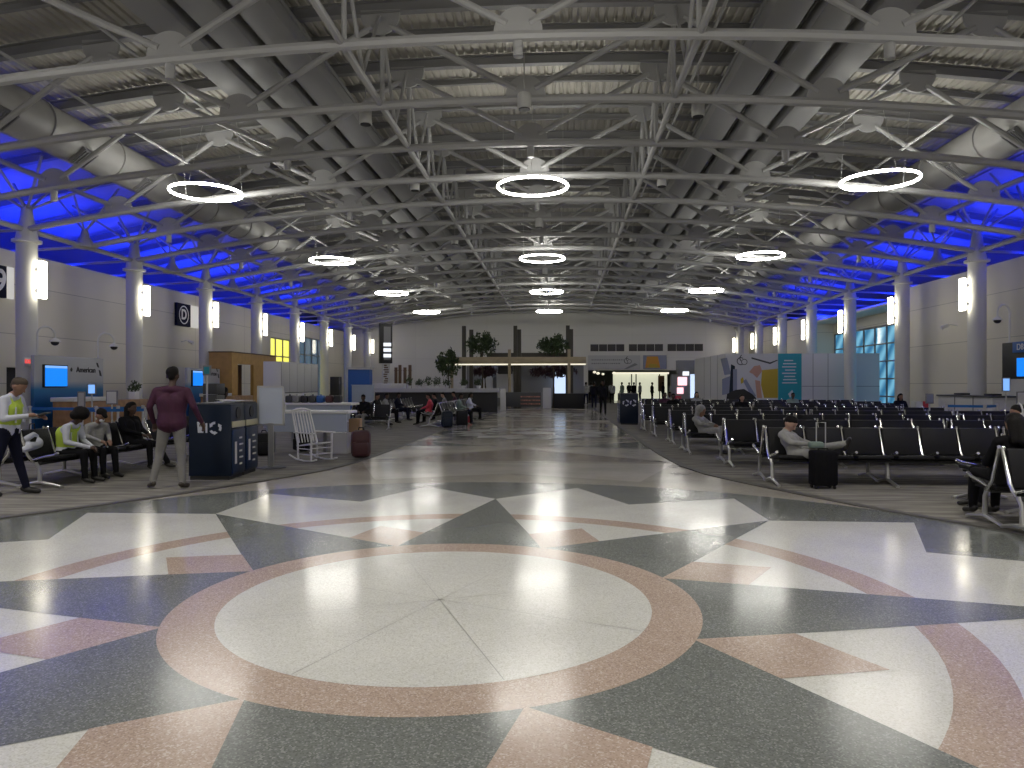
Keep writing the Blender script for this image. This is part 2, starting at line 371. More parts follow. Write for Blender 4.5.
# windows
def window(n, x, y0, y1, z0, z1, glass, nx, nz, sg):
    o = bpy.data.objects.new('window_%d' % n, None); COL.objects.link(o); o['kind'] = 'structure'
    f = MB(); t = .07
    for i in range(nx+1):
        y = y0+(y1-y0)*i/nx; f.box(x-.06, y-t/2, z0, x+.06, y+t/2, z1)
    for j in range(nz+1):
        z = z0+(z1-z0)*j/nz; f.box(x-.06, y0, z-t/2, x+.06, y1, z+t/2)
    f.build('window_frame', M['mgrey'], o)
    g = MB(); g.box(x+sg*.02, y0, z0, x+sg*.04, y1, z1); g.build('window_pane', glass, o)
window(1, WL-.2, 43.6, 47.2, 0, 4.5, M['yel_win'], 3, 4, -1)
window(2, WL-.2, 47.3, 54.3, 0, 4.9, M['glass_dim'], 5, 4, -1)
window(3, WR+1.7, 33.8, 46.8, 0, 4.7, M['glass'], 9, 5, 1)
d = MB(); d.box(WL-.02, 32.4, 0, WL+.04, 33.7, 2.4); o = struct('door_2', d, M['offw'])
# jet bridge door opening, left
d = MB(); d.box(WL-.5, 22.2, 0, WL-.42, 23.9, 2.15, 0); o = struct('door_1', d, M['black'])

# ------------------------------------------------------------------ roof
KA = .092/16
def zb(dx): return 7.57-KA*dx*dx          # bottom chord
def zt(dx): return 9.52-KA*dx*dx          # top chord
def zd(dx): return 9.86-KA*dx*dx          # underside of deck
dk = MB(); DW = 20.6; pitch = .20; xs = []; x = -DW
while x < DW:
    xs += [(x, 0), (x+.11, 0), (x+.13, .05), (x+.18, .05)] if abs(x) < 14.6 else [(x, 0)]; x += pitch
lo = [(XC+x, zd(x)+h) for x, h in xs]; n = len(lo)
vs = [(x, -9, z) for x, z in lo]+[(x, YF+.3, z) for x, z in lo]+[(x, -9, 10.4) for x, z in lo]+[(x, YF+.3, 10.4) for x, z in lo]
dk.add(vs, [(i, n+i, n+i+1, i+1) for i in range(n-1)]+[(2*n+i, 2*n+i+1, 3*n+i+1, 3*n+i) for i in range(n-1)])
struct('ceiling', dk, M['deck'])

TY = [9.62+2.76*k for k in range(19)]
NB = [-12.36, -6.18, 0, 6.18, 12.36]; NT = [-15.3, -9.27, -3.09, 3.09, 9.27, 15.3]
END = 15.3
def arc_path(zf, off, x0, x1, r, n=30, m=8):
    mb = MB(); mb.path([(x0+(x1-x0)*i/n, 0, zf(x0+(x1-x0)*i/n)+off) for i in range(n+1)], r, m); return mb
me_bot = arc_path(zb, 0, -END, END, .095).mesh('bottom_chord', M['steel'])
tcm = MB(); N = 36
def beam(mb, zf, off, hw, hh, x0=-19.6, x1=19.6):
    pr = []
    for i in range(N+1):
        x = x0+(x1-x0)*i/N; z = zf(x)+off; pr.append((x, z))
    for (y0, y1, za, zb_) in ((-hw, hw, -hh, -hh+.025), (-hw, hw, hh-.025, hh), (-.012, .012, -hh+.02, hh-.02)):
        vs = []
        for x, z in pr: vs += [(x, y0, z+za), (x, y1, z+za), (x, y1, z+zb_), (x, y0, z+zb_)]
        fs = [(4*i+a, 4*i+(a+1) % 4, 4*(i+1)+(a+1) % 4, 4*(i+1)+a) for i in range(N) for a in range(4)]
        mb.add(vs, [f[::-1] for f in fs]+[(0,1,2,3), tuple(4*N+a for a in (3,2,1,0))])
beam(tcm, zt, .13, .09, .13)
me_top = tcm.mesh('top_chord', M['steel_d'])
def half_disc(up, r=.42, t=.03):
    p = [(r*cos(a), (r*sin(a) if up else -r*sin(a))) for a in [pi*i/14 for i in range(15)]]
    p += [(-r, -.1 if up else .1), (r, -.1 if up else .1)]
    mb = MB(); mb.prism(p, 'y', -t, t); return mb
me_gu = half_disc(True).mesh('gusset_plate', M['steel']); me_gd = half_disc(False).mesh('gusset_plate', M['steel'])
webs = []
for b in NB:
    for s_ in (-1, 1):
        t = [q for q in NT if (q-b)*s_ > 0 and abs(q-b) < 3.3][0]
        A = Vector((b, 0, zb(b)+.12)); B = Vector((t, 0, zt(t)-.15)); d = (B-A).normalized()
        mb = MB(); mb.tube(A+d*.22, B-d*.22, .068, n=8); webs.append(mb.mesh('web_diagonal', M['steel']))
troot = None
for k, y in enumerate(TY):
    lab = 'grey arched steel roof truss, '+ORD[k]+' away from the camera'
    t = thing('roof_truss', lab, 'roof truss', (XC, y, 0), 0, 'arched roof trusses')
    link('bottom_chord', me_bot, t); link('top_chord', me_top, t)
    for b in NB: link('gusset_plate', me_gu, t, (b, 0, zb(b)+.08))
    for q in NT[1:-1]: link('gusset_plate', me_gd, t, (q, 0, zt(q)-.02))
    for m_ in webs: link('web_diagonal', m_, t)
# mid-bay purlins
pm = MB(); beam(pm, zt, .22, .05, .08, -14.4, 14.4); me_pur = pm.mesh('purlin', M['steel_d'])
for k, y in enumerate(TY[:-1]):
    o = link('roof_purlin', me_pur, None, (XC, y+1.38, 0))
    tag(o, 'thin dark purlin under the roof deck just beyond the '+ORD[k]+' arched truss', 'purlin', 'purlins between the trusses')
# longitudinal bracing lines at the panel points
Y0, Y1 = TY[0]-1.2, TY[-1]+1.2
for dx, nm in ((-3.09, 'left'), (3.09, 'right')):
    t = thing('bracing_line', 'lengthwise grey steel bracing line with verticals, just '+nm+' of the middle ring lights', 'bracing', (XC+dx, 0, 0))
    mb = MB(); mb.tube((0, Y0, zb(dx)+.03), (0, Y1, zb(dx)+.03), .07); mb.build('bracing_pipe', M['steel'], t)
    vm = MB(); vm.tube((0, 0, zb(dx)), (0, 0, zt(dx)), .05); vme = vm.mesh('vertical_strut', M['steel'])
    dm = MB(); dm.tube((0, .1, zt(dx)-.1), (0, 1.38, zb(dx)+.1), .04); dme = dm.mesh('diagonal_strut', M['steel'])
    dm = MB(); dm.tube((0, 1.38, zb(dx)+.1), (0, 2.66, zt(dx)-.1), .04); dme2 = dm.mesh('diagonal_strut', M['steel'])
    for y in TY: 
        link('vertical_strut', vme, t, (0, y+.16, 0))
        if y < TY[-1]: link('diagonal_strut', dme, t, (0, y, 0)); link('diagonal_strut', dme2, t, (0, y, 0))
# outer lengthwise pipes
for dx, nm, dz in ((-9.9, 'left', .9), (9.9, 'right', .9), (-8.2, 'inner left', 1.35), (8.2, 'inner right', 1.35), (-3.9, 'centre left', 1.45), (3.9, 'centre right', 1.45)):
    mb = MB(); mb.tube((XC+dx, Y0, zb(dx)+dz), (XC+dx, YF, zb(dx)+dz), .035)
    tag(mb.build('sprinkler_pipe', M['steel']), 'thin lengthwise sprinkler pipe, the '+nm+' one, high among the trusses', 'pipe', 'sprinkler pipes')
# big round ducts with grilles
gm = MB(); gm.box(-.26, -.26, -.05, .26, .26, .05)
for i in range(5): gm.box(-.22, -.2+i*.1-.02, -.08, .22, -.2+i*.1+.02, -.05)
gme = gm.mesh('grille', M['mgrey'])
for sg, nm in ((-1, 'left'), (1, 'right')):
    dx = sg*11.9; z = zb(dx)+1.15
    t = thing('round_duct', 'large round grey air duct running the length of the hall, '+nm+' side', 'air duct', (XC+dx, 0, z))
    mb = MB(); mb.tube((0, 6.5, 0), (0, YF-.05, 0), .56, n=28); mb.build('duct_body', M['duct'], t)
    rm = MB(); rm.lathe([(.57, -.03), (.6, -.03), (.6, .03), (.57, .03)], n=28); rme = rm.mesh('duct_flange', M['duct'])
    for k in range(18):
        o = link('duct_flange', rme, t, (0, 8.3+2.76*k, 0)); o.rotation_euler = (pi/2, 0, 0)
        g = link('grille', gme, t, (-sg*.36, 9.6+2.76*k, -.46)); g.rotation_euler = (0, sg*radians(38), 0)
    t2 = thing('slim_duct', 'slimmer round pipe duct beside the large duct, '+nm+' side', 'air duct', (XC+sg*13.0, 0, zb(13.0)+1.5))
    mb = MB(); mb.tube((0, 6.5, 0), (0, YF-.05, 0), .26, n=18); mb.build('duct_body', M['duct'], t2)
    for j, dx in enumerate((5.15, 6.1, 7.05)):
        mb = MB(); z = zt(dx)-.42
        x0 = XC+sg*dx
        mb.box(x0-.36, 6.5, z-.14, x0+.36, YF-.05, z+.2, b=.02)
        mb.box(x0-.40, 6.5, z+.17, x0-.36, YF-.05, z+.26); mb.box(x0+.36, 6.5, z+.17, x0+.40, YF-.05, z+.26)
        tag(mb.build('flat_duct', M['duct_flat']), 'flat grey lengthwise air duct, '+['inner','middle','outer'][j]+' of the three '+nm+' of the centre line', 'air duct', 'flat ducts in threes')

# ------------------------------------------------------------------ columns with caps, beams, cones
CY = [y for i, y in enumerate(TY) if i % 2 == 0]      # columns on every second truss
cm = MB(); cm.lathe([(.285, 0), (.285, 5.86)], n=28); me_shaft = cm.mesh('shaft', M['column'])
cm = MB(); cm.lathe([(.31, 5.84), (.40, 5.86), (.40, 5.93), (.30, 5.95), (.29, 6.05), (.20, 6.5), (.14, 6.95), (.10, 7.0)], n=24); me_cap = cm.mesh('column_cap', M['column'])
fan = []
for ax, ay in ((-1.5, -1.38), (-1.5, 1.38), (1.5, -1.38), (1.5, 1.38), (0, -1.38), (0, 1.38)):
    fm = MB(); fm.tube((ax*.06, ay*.06, 6.9), (ax, ay, zt(END+.3)-.1), .045); fan.append(fm.mesh('roof_strut', M['steel']))
sc_b = MB(); sc_b.box(-.05, -.13, 4.17, .065, .13, 5.3, b=.012); me_sc = sc_b.mesh('diffuser', M['sconce'])
sc_k = MB(); sc_k.box(-.10, -.05, 4.4, -.05, .05, 5.05); me_sk = sc_k.mesh('mounting_bar', M['alu'])
CYc = CY
for sg, cx, nm in ((-1, CLX, 'left'), (1, CRX, 'right')):
    for k, y in enumerate(CYc):
        if k == 0: pass
        off = 0
        t = thing('column', 'round pale column with conical cap, '+ORD[k]+' along the '+nm+' side', 'column', (cx, y+.1, 0), 0, 'columns along the '+nm+' side')
        link('shaft', me_shaft, t); link('column_cap', me_cap, t)
        for f_ in fan: link('roof_strut', f_, t)
        s = thing('wall_sconce', 'tall glowing white sconce on the '+ORD[k]+' column of the '+nm+' side', 'light', (cx-sg*.48, y+.1, 0), 0, 'sconces of the '+nm+' columns')
        if sg > 0: s.rotation_euler = (0, 0, pi)
        link('diffuser', me_sc, s); 
        mk = MB(); mk.box(-.20, -.04, 4.35, -.05, .04, 4.45); mk.box(-.20, -.04, 5.0, -.05, .04, 5.1); mk.build('mounting_bar', M['alu'], s)
    # edge beam from column to column, with a cone at each half bay
    zz = 6.24
    e = thing('edge_beam', 'lengthwise steel edge beam linking the '+nm+' column caps', 'beam', (cx, 0, zz))
    mb = MB(); mb.tube((0, 4, 0), (0, YF, 0), .085); mb.build('beam_pipe', M['steel'], e)
    cn = MB(); cn.lathe([(.05, .62), (.10, .55), (.16, .3), (.30, .1), (.36, .02), (.36, -.04), (.2, -.06)], n=20); cme = cn.mesh('hanger_cone', M['steel'])
    st = [MB().tube((0, 0, .5), (ax, ay, zt(END)-zz), .035).mesh('cone_strut', M['steel']) for ax, ay in ((-1.2, 0), (1.2, 0), (.3, 1.2), (.3, -1.2))]
    for y in [TY[i] for i in range(1, len(TY), 2)]:
        c = link('hanger_cone', cme, e, (0, y, 0))
        for s_ in st: link('cone_strut', s_, c)
    for y in TY: 
        pass
    oc = MB()
    for y in TY: oc.tube((0, y, 0), (sg*4.2, y, -.2), .05, n=6)
    oc.build('outrigger', M['steel'], e)

# ------------------------------------------------------------------ blue LED wash on the eaves (area lamps lying on the wall cap)
for sg, x in ((-1, WL-1.5), (1, WR+1.5)):
    for i in range(4):
        L = bpy.data.lights.new('led_wash', 'AREA'); L.shape = 'RECTANGLE'; L.size = .4; L.size_y = 13; L.spread = radians(165); L.color = (.002, .02, 1); L.energy = BLUE_W
        o = bpy.data.objects.new('led_wash', L); COL.objects.link(o); o.location = (x-sg*.35, 8+i*14, 5.6); o.rotation_euler = (pi, sg*radians(-5), 0)
        o['kind'] = 'structure'

# ------------------------------------------------------------------ ring lights
rg = MB(); R = .93
for part in (0,):
    n, m_ = 64, 10; vs = []
    for i in range(n):
        a = 2*pi*i/n
        for j in range(m_):
            b = 2*pi*j/m_; rr = R+.030*cos(b); vs.append((rr*cos(a), rr*sin(a), .034*sin(b)))
    rg.add(vs, [(i*m_+j, ((i+1) % n)*m_+j, ((i+1) % n)*m_+(j+1) % m_, i*m_+(j+1) % m_) for i in range(n) for j in range(m_)], 0, True)
me_ring = rg.mesh('ring_diffuser', M['ring'])
for k in range(-1, 4):
    y = 19.24+11.04*k
    for dx, nm in ((-8.97, 'left'), (0, 'middle'), (8.97, 'right')):
        which = {-1: 'overhead, nearest the camera,', 0: 'nearest in view', 1: 'second in view', 2: 'third in view', 3: 'farthest'}[k]
        t = thing('ring_light', 'glowing white ring pendant hung from the trusses, '+which+' in the '+nm+' line', 'light', (XC+dx, y, 6.86), 0, 'ring pendants of the '+nm+' line')
        link('ring_diffuser', me_ring, t)
        h = zt(dx)-6.86
        for a in (30, 150, 270):
            c = MB(); c.tube((R*cos(radians(a)), R*sin(radians(a)), .03), (R*cos(radians(a)), .04, h+.15-KA*((dx+R*cos(radians(a)))**2-dx*dx)), .006, n=5); c.build('suspension_cable', M['alu'], t)
# can-shaped loudspeakers hung below the chords
cs = MB(); cs.lathe([(.05, .30), (.13, .28), (.14, .26), (.14, -.02), (.12, -.03)], n=18); me_can = cs.mesh('speaker_can', M['column'])
cs = MB(); cs.lathe([(.0, -.045), (.118, -.045), (.118, -.03), (.0, -.03)], n=18); me_gr = cs.mesh('speaker_grille', M['black'])
cs = MB(); cs.tube((0, 0, .28), (0, 0, 1.1), .012); me_st = cs.mesh('hanger', M['steel'])
# fill lamps added to brighten the floor, hidden in short cans on the chords
dl = MB(); dl.lathe([(.085, .28), (.085, .02), (.08, .02)], n=16); me_dl = dl.mesh('fill_lamp_can', M['steel'])
dl = MB(); n_ = 16; vs_ = [(r*cos(2*pi*j/n_), r*sin(2*pi*j/n_), z) for r, z in ((.08, .02), (.075, .27)) for j in range(n_)]
dl.add(vs_, [(j, (j+1) % n_, n_+(j+1) % n_, n_+j) for j in range(n_)], 0, True); me_bf = dl.mesh('fill_lamp_baffle', M['black'])
DN = {0: 'centre', -6.18: 'inner left', 6.18: 'inner right', -12.36: 'outer left', 12.36: 'outer right'}
for dx in (-12.36, -6.18, 0, 6.18, 12.36):
    for i in range(-3, 19, 2):
        y = TY[0]+2.76*i
        if i >= 0:
            t = thing('fill_lamp', 'small round added fill-lamp can under the '+ORD[i]+' truss, '+DN[dx]+' row', 'light', (XC+dx, y, zb(dx)-.37), 0, 'added fill-lamp cans of the '+DN[dx]+' row')
            link('fill_lamp_can', me_dl, t); link('fill_lamp_baffle', me_bf, t)
        L = bpy.data.lights.new('floor_fill_lamp', 'SPOT'); L.energy = FILL_W; L.spot_size = radians(125); L.spot_blend = .9; L.shadow_soft_size = .07; L.color = (1, .96, .87)
        o = bpy.data.objects.new('floor_fill_lamp', L); COL.objects.link(o); o.location = (XC+dx, y, zb(dx)-.30)
cp = [(0, i) for i in (2, 6, 10)]+[(-3.6, i) for i in (2, 4, 7)]+[(3.7, i) for i in (2, 4, 7)]
for dx, i in cp:
    x, y = XC+dx, TY[i]+(-.55 if dx == 0 else .7)
    nm = {0: 'on the centre line', -3.6: 'left of the centre line', 3.7: 'right of the centre line'}[dx]
    t = thing('ceiling_speaker', 'small grey can speaker hanging '+nm+' near the '+ORD[i]+' truss', 'speaker', (x, y, zb(dx)-.38+(.3 if dx else 0)), 0, 'can speakers among the trusses')
    link('speaker_can', me_can, t); link('speaker_grille', me_gr, t); link('hanger', me_st, t)

#@@OBJECTS
# ================================================================== people
def prim(a, r1, b=None, r2=None, tag_='top', sx=1): return (Vector(a), r1, Vector(b if b is not None else a), r2 if r2 is not None else r1, tag_)
def body_mesh(name, prims, mats, order, voxel=.014, smooth=2):
    mb = MB()
    for a, r1, b, r2, _ in prims:
        if (a-b).length < 1e-5:
            if isinstance(r1, tuple): mb.ell(a, r1, nu=16, nv=12)
            else: mb.ell(a, (r1, r1, r1), nu=14, nv=10)
        else:
            mb.tube(a, b, r1, r2, n=14); mb.ell(a, (r1,)*3, nu=14, nv=10); mb.ell(b, (r2,)*3, nu=14, nv=10)
    me = mb.mesh(name+'_raw', mats[0]); o = bpy.data.objects.new(name+'_raw', me); COL.objects.link(o)
    rm = o.modifiers.new('r', 'REMESH'); rm.mode = 'VOXEL'; rm.voxel_size = voxel; rm.use_smooth_shade = True
    if smooth: sm = o.modifiers.new('s', 'SMOOTH'); sm.factor = .5; sm.iterations = smooth
    ev = o.evaluated_get(bpy.context.evaluated_depsgraph_get()); out = bpy.data.meshes.new_from_object(ev)
    bpy.data.objects.remove(o); out.name = name; out.materials.clear()
    for m in mats: out.materials.append(m)
    if len(mats) > 1:
        pl = [(a, b-a, (b-a).length_squared, (max(r1) if isinstance(r1, tuple) else r1), (max(r2) if isinstance(r2, tuple) else r2), order.index(t)) for a, r1, b, r2, t in prims]
        vt = []
        for v in out.vertices:
            best, bi = 1e9, 0
            for a, d, l2, r1, r2, ti in pl:
                t = 0 if l2 < 1e-9 else max(0, min(1, (v.co-a).dot(d)/l2))
                q = (v.co-a-d*t).length-(r1+(r2-r1)*t)
                if q < best: best, bi = q, ti
            vt.append(bi)
        out.polygons.foreach_set('material_index', [max(set(c := [vt[i] for i in p.vertices]), key=c.count) for p in out.polygons])
    out.polygons.foreach_set('use_smooth', [True]*len(out.polygons)); out.update()
    return out
def hand_prims(w, e, side, curl=.5, fat=1.0):
    """palm and five fingers from the wrist w, continuing the forearm e->w"""
    d = (w-e).normalized(); up = Vector((0, 0, 1)); lat = d.cross(up)
    if lat.length < .2: lat = Vector((0, 1, 0)) if side else Vector((0, 1, 0))
    lat.normalize(); nrm = lat.cross(d).normalized()
    P = [prim(w, .026*fat, w+d*.075, .032*fat, 'skin')]
    for i, (o, L) in enumerate(((-.03, .066), (-.01, .078), (.011, .072), (.03, .056))):
        a = w+d*.085+lat*o; m = a+(d*cos(curl)-nrm*sin(curl))*L*.55; t = m+(d*cos(curl*2)-nrm*sin(curl*2))*L*.5
        P += [prim(a, .0095*fat, m, .009*fat, 'skin'), prim(m, .009*fat, t, .0078*fat, 'skin')]
    th = w+d*.03+lat*(-.03*side); t1 = th+(d*.6-lat*side*.75-nrm*.25).normalized()*.04; t2 = t1+(d-nrm*.4).normalized()*.03
    P += [prim(th, .0125*fat, t1, .0105*fat, 'skin'), prim(t1, .0105*fat, t2, .009*fat, 'skin')]
    return P
def person(name_label, loc, rz, J, C, hair='short', group=None, voxel=.014, scale=1, bare=0, eyes=False, fingers=True, sleeves='long', extra=None, yaw=0, pitch=0, fat=1.0):
    """J: joints in the person's own frame, facing +y. C: colours top, bottom, skin, shoe"""
    V = {k: Vector(v) for k, v in J.items()}
    pe, ch, nk, hd = V['pelvis'], V['chest'], V['neck'], V['head']
    hw, sw = .095, .165*fat
    R_ = (Vector(V['sr'])-Vector(V['sl'])) if 'sr' in V else Vector((1, 0, 0)); R_.z *= 1; R_ = R_.normalized()
    P = []
    mid = (pe+ch)/2
    for s in (-1, 1):
        P += [prim(pe+R_*s*.06, .125*fat, mid+R_*s*.055, .11*fat, 'bottom' if False else 'top'), prim(mid+R_*s*.055, .11*fat, ch+R_*s*.075, .12*fat, 'top'),
              prim(ch+R_*s*.075, .115*fat, nk+R_*s*sw+Vector((0, 0, -.06)), .062, 'top'), prim(nk+Vector((0, 0, -.03)), .06, nk+R_*s*sw+Vector((0, 0, -.055)), .058, 'top')]
        k = 'r' if s > 0 else 'l'
        sh = nk+R_*s*(sw+.015)+Vector((0, 0, -.065)); el, wr = V['e'+k], V['w'+k]
        P += [prim(sh, .062, el, .047, 'top'), prim(el, .047, wr, .034, 'top' if sleeves == 'long' else 'skin')]
        P += hand_prims(wr, el, s, fat=1.0 if voxel < .016 else 1.35) if fingers else [prim(wr, .035, wr+(wr-el).normalized()*.1, .03, 'skin')]
        hp = pe+R_*s*hw+Vector((0, 0, -.03)); kn, an, to = V['k'+k], V['a'+k], V['t'+k]
        P += [prim(pe+R_*s*.05+Vector((0, 0, -.02)), .125, hp, .105, 'bottom'), prim(hp, .1, kn, .066, 'bottom'), prim(kn, .066, an+Vector((0, 0, .03)), .05, 'bottom')]
        P += [prim(an+(an-to)*.25+Vector((0, 0, -.03)), .035, an+Vector((0, 0, -.03)), .042, 'shoe'), prim(an+Vector((0, 0, -.03)), .042, to, .034, 'shoe')]
    P.append(prim(nk, .05, hd+Vector((0, 0, -.07)), .05, 'skin'))
    H = Euler((pitch, 0, yaw)).to_matrix().to_4x4()
    def hp_(x, y, z): return hd+(H @ Vector((x, y, z)))
    P += [prim(hp_(0, -.01, .02), .083, hp_(0, .018, .0), .078, 'skin'), prim(hp_(0, .02, -.03), .062, hp_(0, .045, -.075), .036, 'skin'),
          prim(hp_(0, -.02, .05), .078, hp_(0, .03, .05), .072, 'skin'),
          prim(hp_(0, .09, .01), .010, hp_(0, .108, -.022), .015, 'skin'), prim(hp_(.018, .083, -.055), .009, hp_(-.018, .083, -.055), .009, 'skin')]
    for s in (-1, 1): P.append(prim(hp_(s*.08, -.005, .01), .017, hp_(s*.083, -.012, -.025), .012, 'skin'))
    P = [p for p in P]
    me = body_mesh('body', P, [C['top'], C['bottom'], C['skin'], C['shoe']], ['top', 'bottom', 'skin', 'shoe'], voxel)
    t = thing('person', name_label, 'person', loc, rz, group); t.scale = (scale,)*3
    link('body', me, t)
    hm = C.get('hair', M['hair'])
    if hair == 'short': Q = [prim(hp_(0, -.025, .055), .088, hp_(0, .02, .075), .074), prim(hp_(0, -.05, .0), .06, hp_(0, -.04, .05), .07)]
    elif hair == 'long': Q = [prim(hp_(0, -.025, .05), .094, hp_(0, .015, .075), .078), prim(hp_(-.05, -.06, .02), .06, hp_(-.07, -.06, -.2), .05), prim(hp_(.05, -.06, .02), .06, hp_(.07, -.06, -.2), .05), prim(hp_(0, -.08, .02), .06, hp_(0, -.1, -.22), .06)]
    elif hair == 'afro': Q = [prim(hp_(0, -.03, .05), .125, hp_(0, .0, .08), .118), prim(hp_(-.07, -.03, 0), .085, hp_(.07, -.03, 0), .085)]
    elif hair == 'cap': Q = [prim(hp_(0, -.02, .07), .087, hp_(0, .015, .085), .08), prim(hp_(0, .07, .075), .05, hp_(0, .13, .06), .035)]
    elif hair == 'hood': Q = [prim(hp_(0, -.035, .04), .112, hp_(0, -.02, .06), .11), prim(hp_(-.06, -.04, -.03), .06, hp_(-.05, -.04, -.12), .06), prim(hp_(.06, -.04, -.03), .06, hp_(.05, -.04, -.12), .06)]
    else: Q = None
    if Q:
        if hair == 'hood': hm = C['top']
        hme = body_mesh({'cap': 'cap', 'hood': 'hood'}.get(hair, 'hair'), Q, [hm], ['top'], max(voxel, .012), 1)
        link({'cap': 'cap', 'hood': 'hood'}.get(hair, 'hair'), hme, t)
    if eyes:
        eb = MB()
        for s in (-1, 1): eb.ell(hp_(s*.031, .083, .012), (.011, .008, .008))
        eb.build('eyes', M['black'], t)
    if extra: extra(t, hp_, V, R_)
    return t
def J_stand(**k):
    d = dict(pelvis=(0,0,.95), chest=(0,.0,1.27), neck=(0,-.01,1.47), head=(0,.02,1.62), el=(-.24,-.03,1.14), er=(.24,-.03,1.14), wl=(-.25,.07,.92), wr=(.25,.07,.92),
             kl=(-.11,.02,.52), kr=(.11,.02,.52), al=(-.12,-.02,.09), ar=(.12,-.02,.09), tl=(-.14,.14,.035), tr=(.14,.14,.035)); d.update(k); return d
def J_slouch(**k):
    d = dict(pelvis=(0,.05,.53), chest=(0,-.05,.71), neck=(0,-.11,.85), head=(0,-.05,.95), el=(-.24,.04,.68), er=(.24,.04,.68), wl=(-.06,.27,.65), wr=(.06,.28,.65),
             kl=(-.12,.46,.52), kr=(.12,.46,.52), al=(-.13,.5,.10), ar=(.13,.5,.10), tl=(-.14,.65,.04), tr=(.14,.65,.04)); d.update(k); return d
def J_walk(**k): return J_stand(kl=(-.1,.14,.53), al=(-.1,.22,.10), tl=(-.1,.38,.05), kr=(.1,-.04,.51), ar=(.1,-.28,.13), tr=(.1,-.14,.04), el=(-.23,-.08,1.14), er=(.23,.02,1.14), wl=(-.22,-.1,.92), wr=(.22,.2,.96), **k)
def J_sit(lean=0, fwd=.46, **k):
    d = dict(pelvis=(0,0,.55), chest=(0,-.1+lean*.5,.86), neck=(0,-.12+lean,1.06-abs(lean)*.15), head=(0,-.07+lean*1.25,1.21-abs(lean)*.25), el=(-.24,-.02+lean*.5,.80), er=(.24,-.02+lean*.5,.80), wl=(-.1,.24+lean*.3,.70), wr=(.1,.24+lean*.3,.70),
             kl=(-.12,fwd,.52), kr=(.12,fwd,.52), al=(-.13,fwd+.03,.10), ar=(.13,fwd+.03,.10), tl=(-.14,fwd+.18,.04), tr=(.14,fwd+.18,.04)); d.update(k); return d
def CC(top, bottom, skin='skin_d', shoe='shoe', hair='hair'): return dict(top=M[top], bottom=M[bottom], skin=M[skin], shoe=M[shoe], hair=M[hair])
def vest(t, hp_, V, R_):
    nk, ch, pe = V['neck'], V['chest'], V['pelvis']; mid = (pe+ch)/2; Q = []
    for s in (-1, 1):
        Q += [prim(mid+R_*s*.055-(mid-pe)*.4, .122, ch+R_*s*.075, .131), prim(ch+R_*s*.07, .126, nk+R_*s*.11+Vector((0, 0, -.05)), .062)]
    me = body_mesh('safety_vest', Q, [M['hivis']], ['top'], .014, 1); v = link('safety_vest', me, t); 
    b = MB(); fwd = Vector((0, 0, 1)).cross(R_)
    for s in (-1, 1):
        for q in (-1, 1):
            p0 = ch+R_*s*.09+fwd*q*.128; b = MB(); b.tube(p0+Vector((0, 0, -.2)), p0+Vector((0, 0, .02)), .012, n=6); b.build('vest_band', M['whitec'], v)

# --- the man in maroon, seen from behind
x, y = F(172, 10.95)
person('standing person in maroon shirt and grey trousers, back turned, beside the navy bins', (x, y, .012), radians(8),
    J_stand(el=(-.30,-.05,1.2), er=(.33,-.05,1.2), wl=(-.29,.07,.98), wr=(.40,.05,.98), kl=(-.19,.05,.53), al=(-.27,.0,.10), tl=(-.36,.10,.04), kr=(.12,.02,.52), ar=(.15,-.02,.09), tr=(.17,.14,.035), pelvis=(0,0,.97), neck=(0,-.01,1.49), head=(0,.03,1.65)),
    CC('maroon', 'khaki', 'skin_d', 'shoe_b'), 'short', voxel=.0115, scale=1.035, fat=1.22)
# --- standing worker with vest, far left
x, y = F(8, 10.3)
def paper(t, hp_, V, R_):
    vest(t, hp_, V, R_)
person('standing worker in yellow safety vest and white shirt at the left edge', (x, y, .012), radians(-82),
    J_stand(neck=(0,.05,1.43), head=(0,.14,1.545), chest=(0,.03,1.24), el=(-.24,.10,1.12), er=(.24,.08,1.10), wl=(-.12,.36,1.12), wr=(.13,.33,1.14), kl=(-.13,.06,.5), al=(-.15,.16,.09), tl=(-.16,.33,.035), kr=(.13,-.08,.5), ar=(.15,-.18,.09), tr=(.15,-.02,.035)),
    CC('whitec', 'navyc', 'skin_m', 'shoe', 'hair_g'), 'short', voxel=.0115, pitch=-.5, extra=paper)
# held phone
v = Matrix.Rotation(radians(-82), 4, 'Z') @ Vector((0, .455, 1.15))
pb = MB(); pb.bbox(0, 0, 0, .15, .20, .02, .006); o = pb.build('clipboard', M['dgrey']); o.location = (x+v.x, y+v.y, .012+v.z); o.rotation_euler = (.3, 0, radians(-82))
tag(o, 'small dark tablet held by the standing worker at the left edge', 'tablet')
# --- seated on the left bench (bench faces +x)
BX = -7.95
person('seated worker with big black hair and yellow safety vest, bent forward over hands', (BX+.02, 11.15, .012), radians(-90),
    J_sit(.24, .40, wl=(-.05,.44,.62), wr=(.06,.45,.62), el=(-.22,.16,.72), er=(.22,.16,.72)), CC('whitec', 'blackc'), 'afro', voxel=.0125, pitch=-.9, extra=vest, scale=.93)
def mask(t, hp_, V, R_):
    m_ = MB(); m_.ell(hp_(0, .07, -.05), (.05, .04, .045)); m_.build('face_mask', M['white'], t)
person('seated person with black hair and white face mask just behind the vested worker', (BX+.02, 11.85, .012), radians(-110),
    J_sit(.2, .40), CC('greyc', 'blackc', 'skin_m'), 'cap', voxel=.0125, pitch=-.5, extra=mask, eyes=True, scale=.9)
person('seated person in puffy black jacket on the left bench, legs stretched out', (BX+.02, 13.0, .012), radians(-96),
    J_sit(.02, .44, kl=(-.12,.44,.5), al=(-.13,.66,.12), tl=(-.14,.80,.06)), CC('blackc', 'blackc'), 'long', voxel=.0125, fat=1.25, scale=.93)

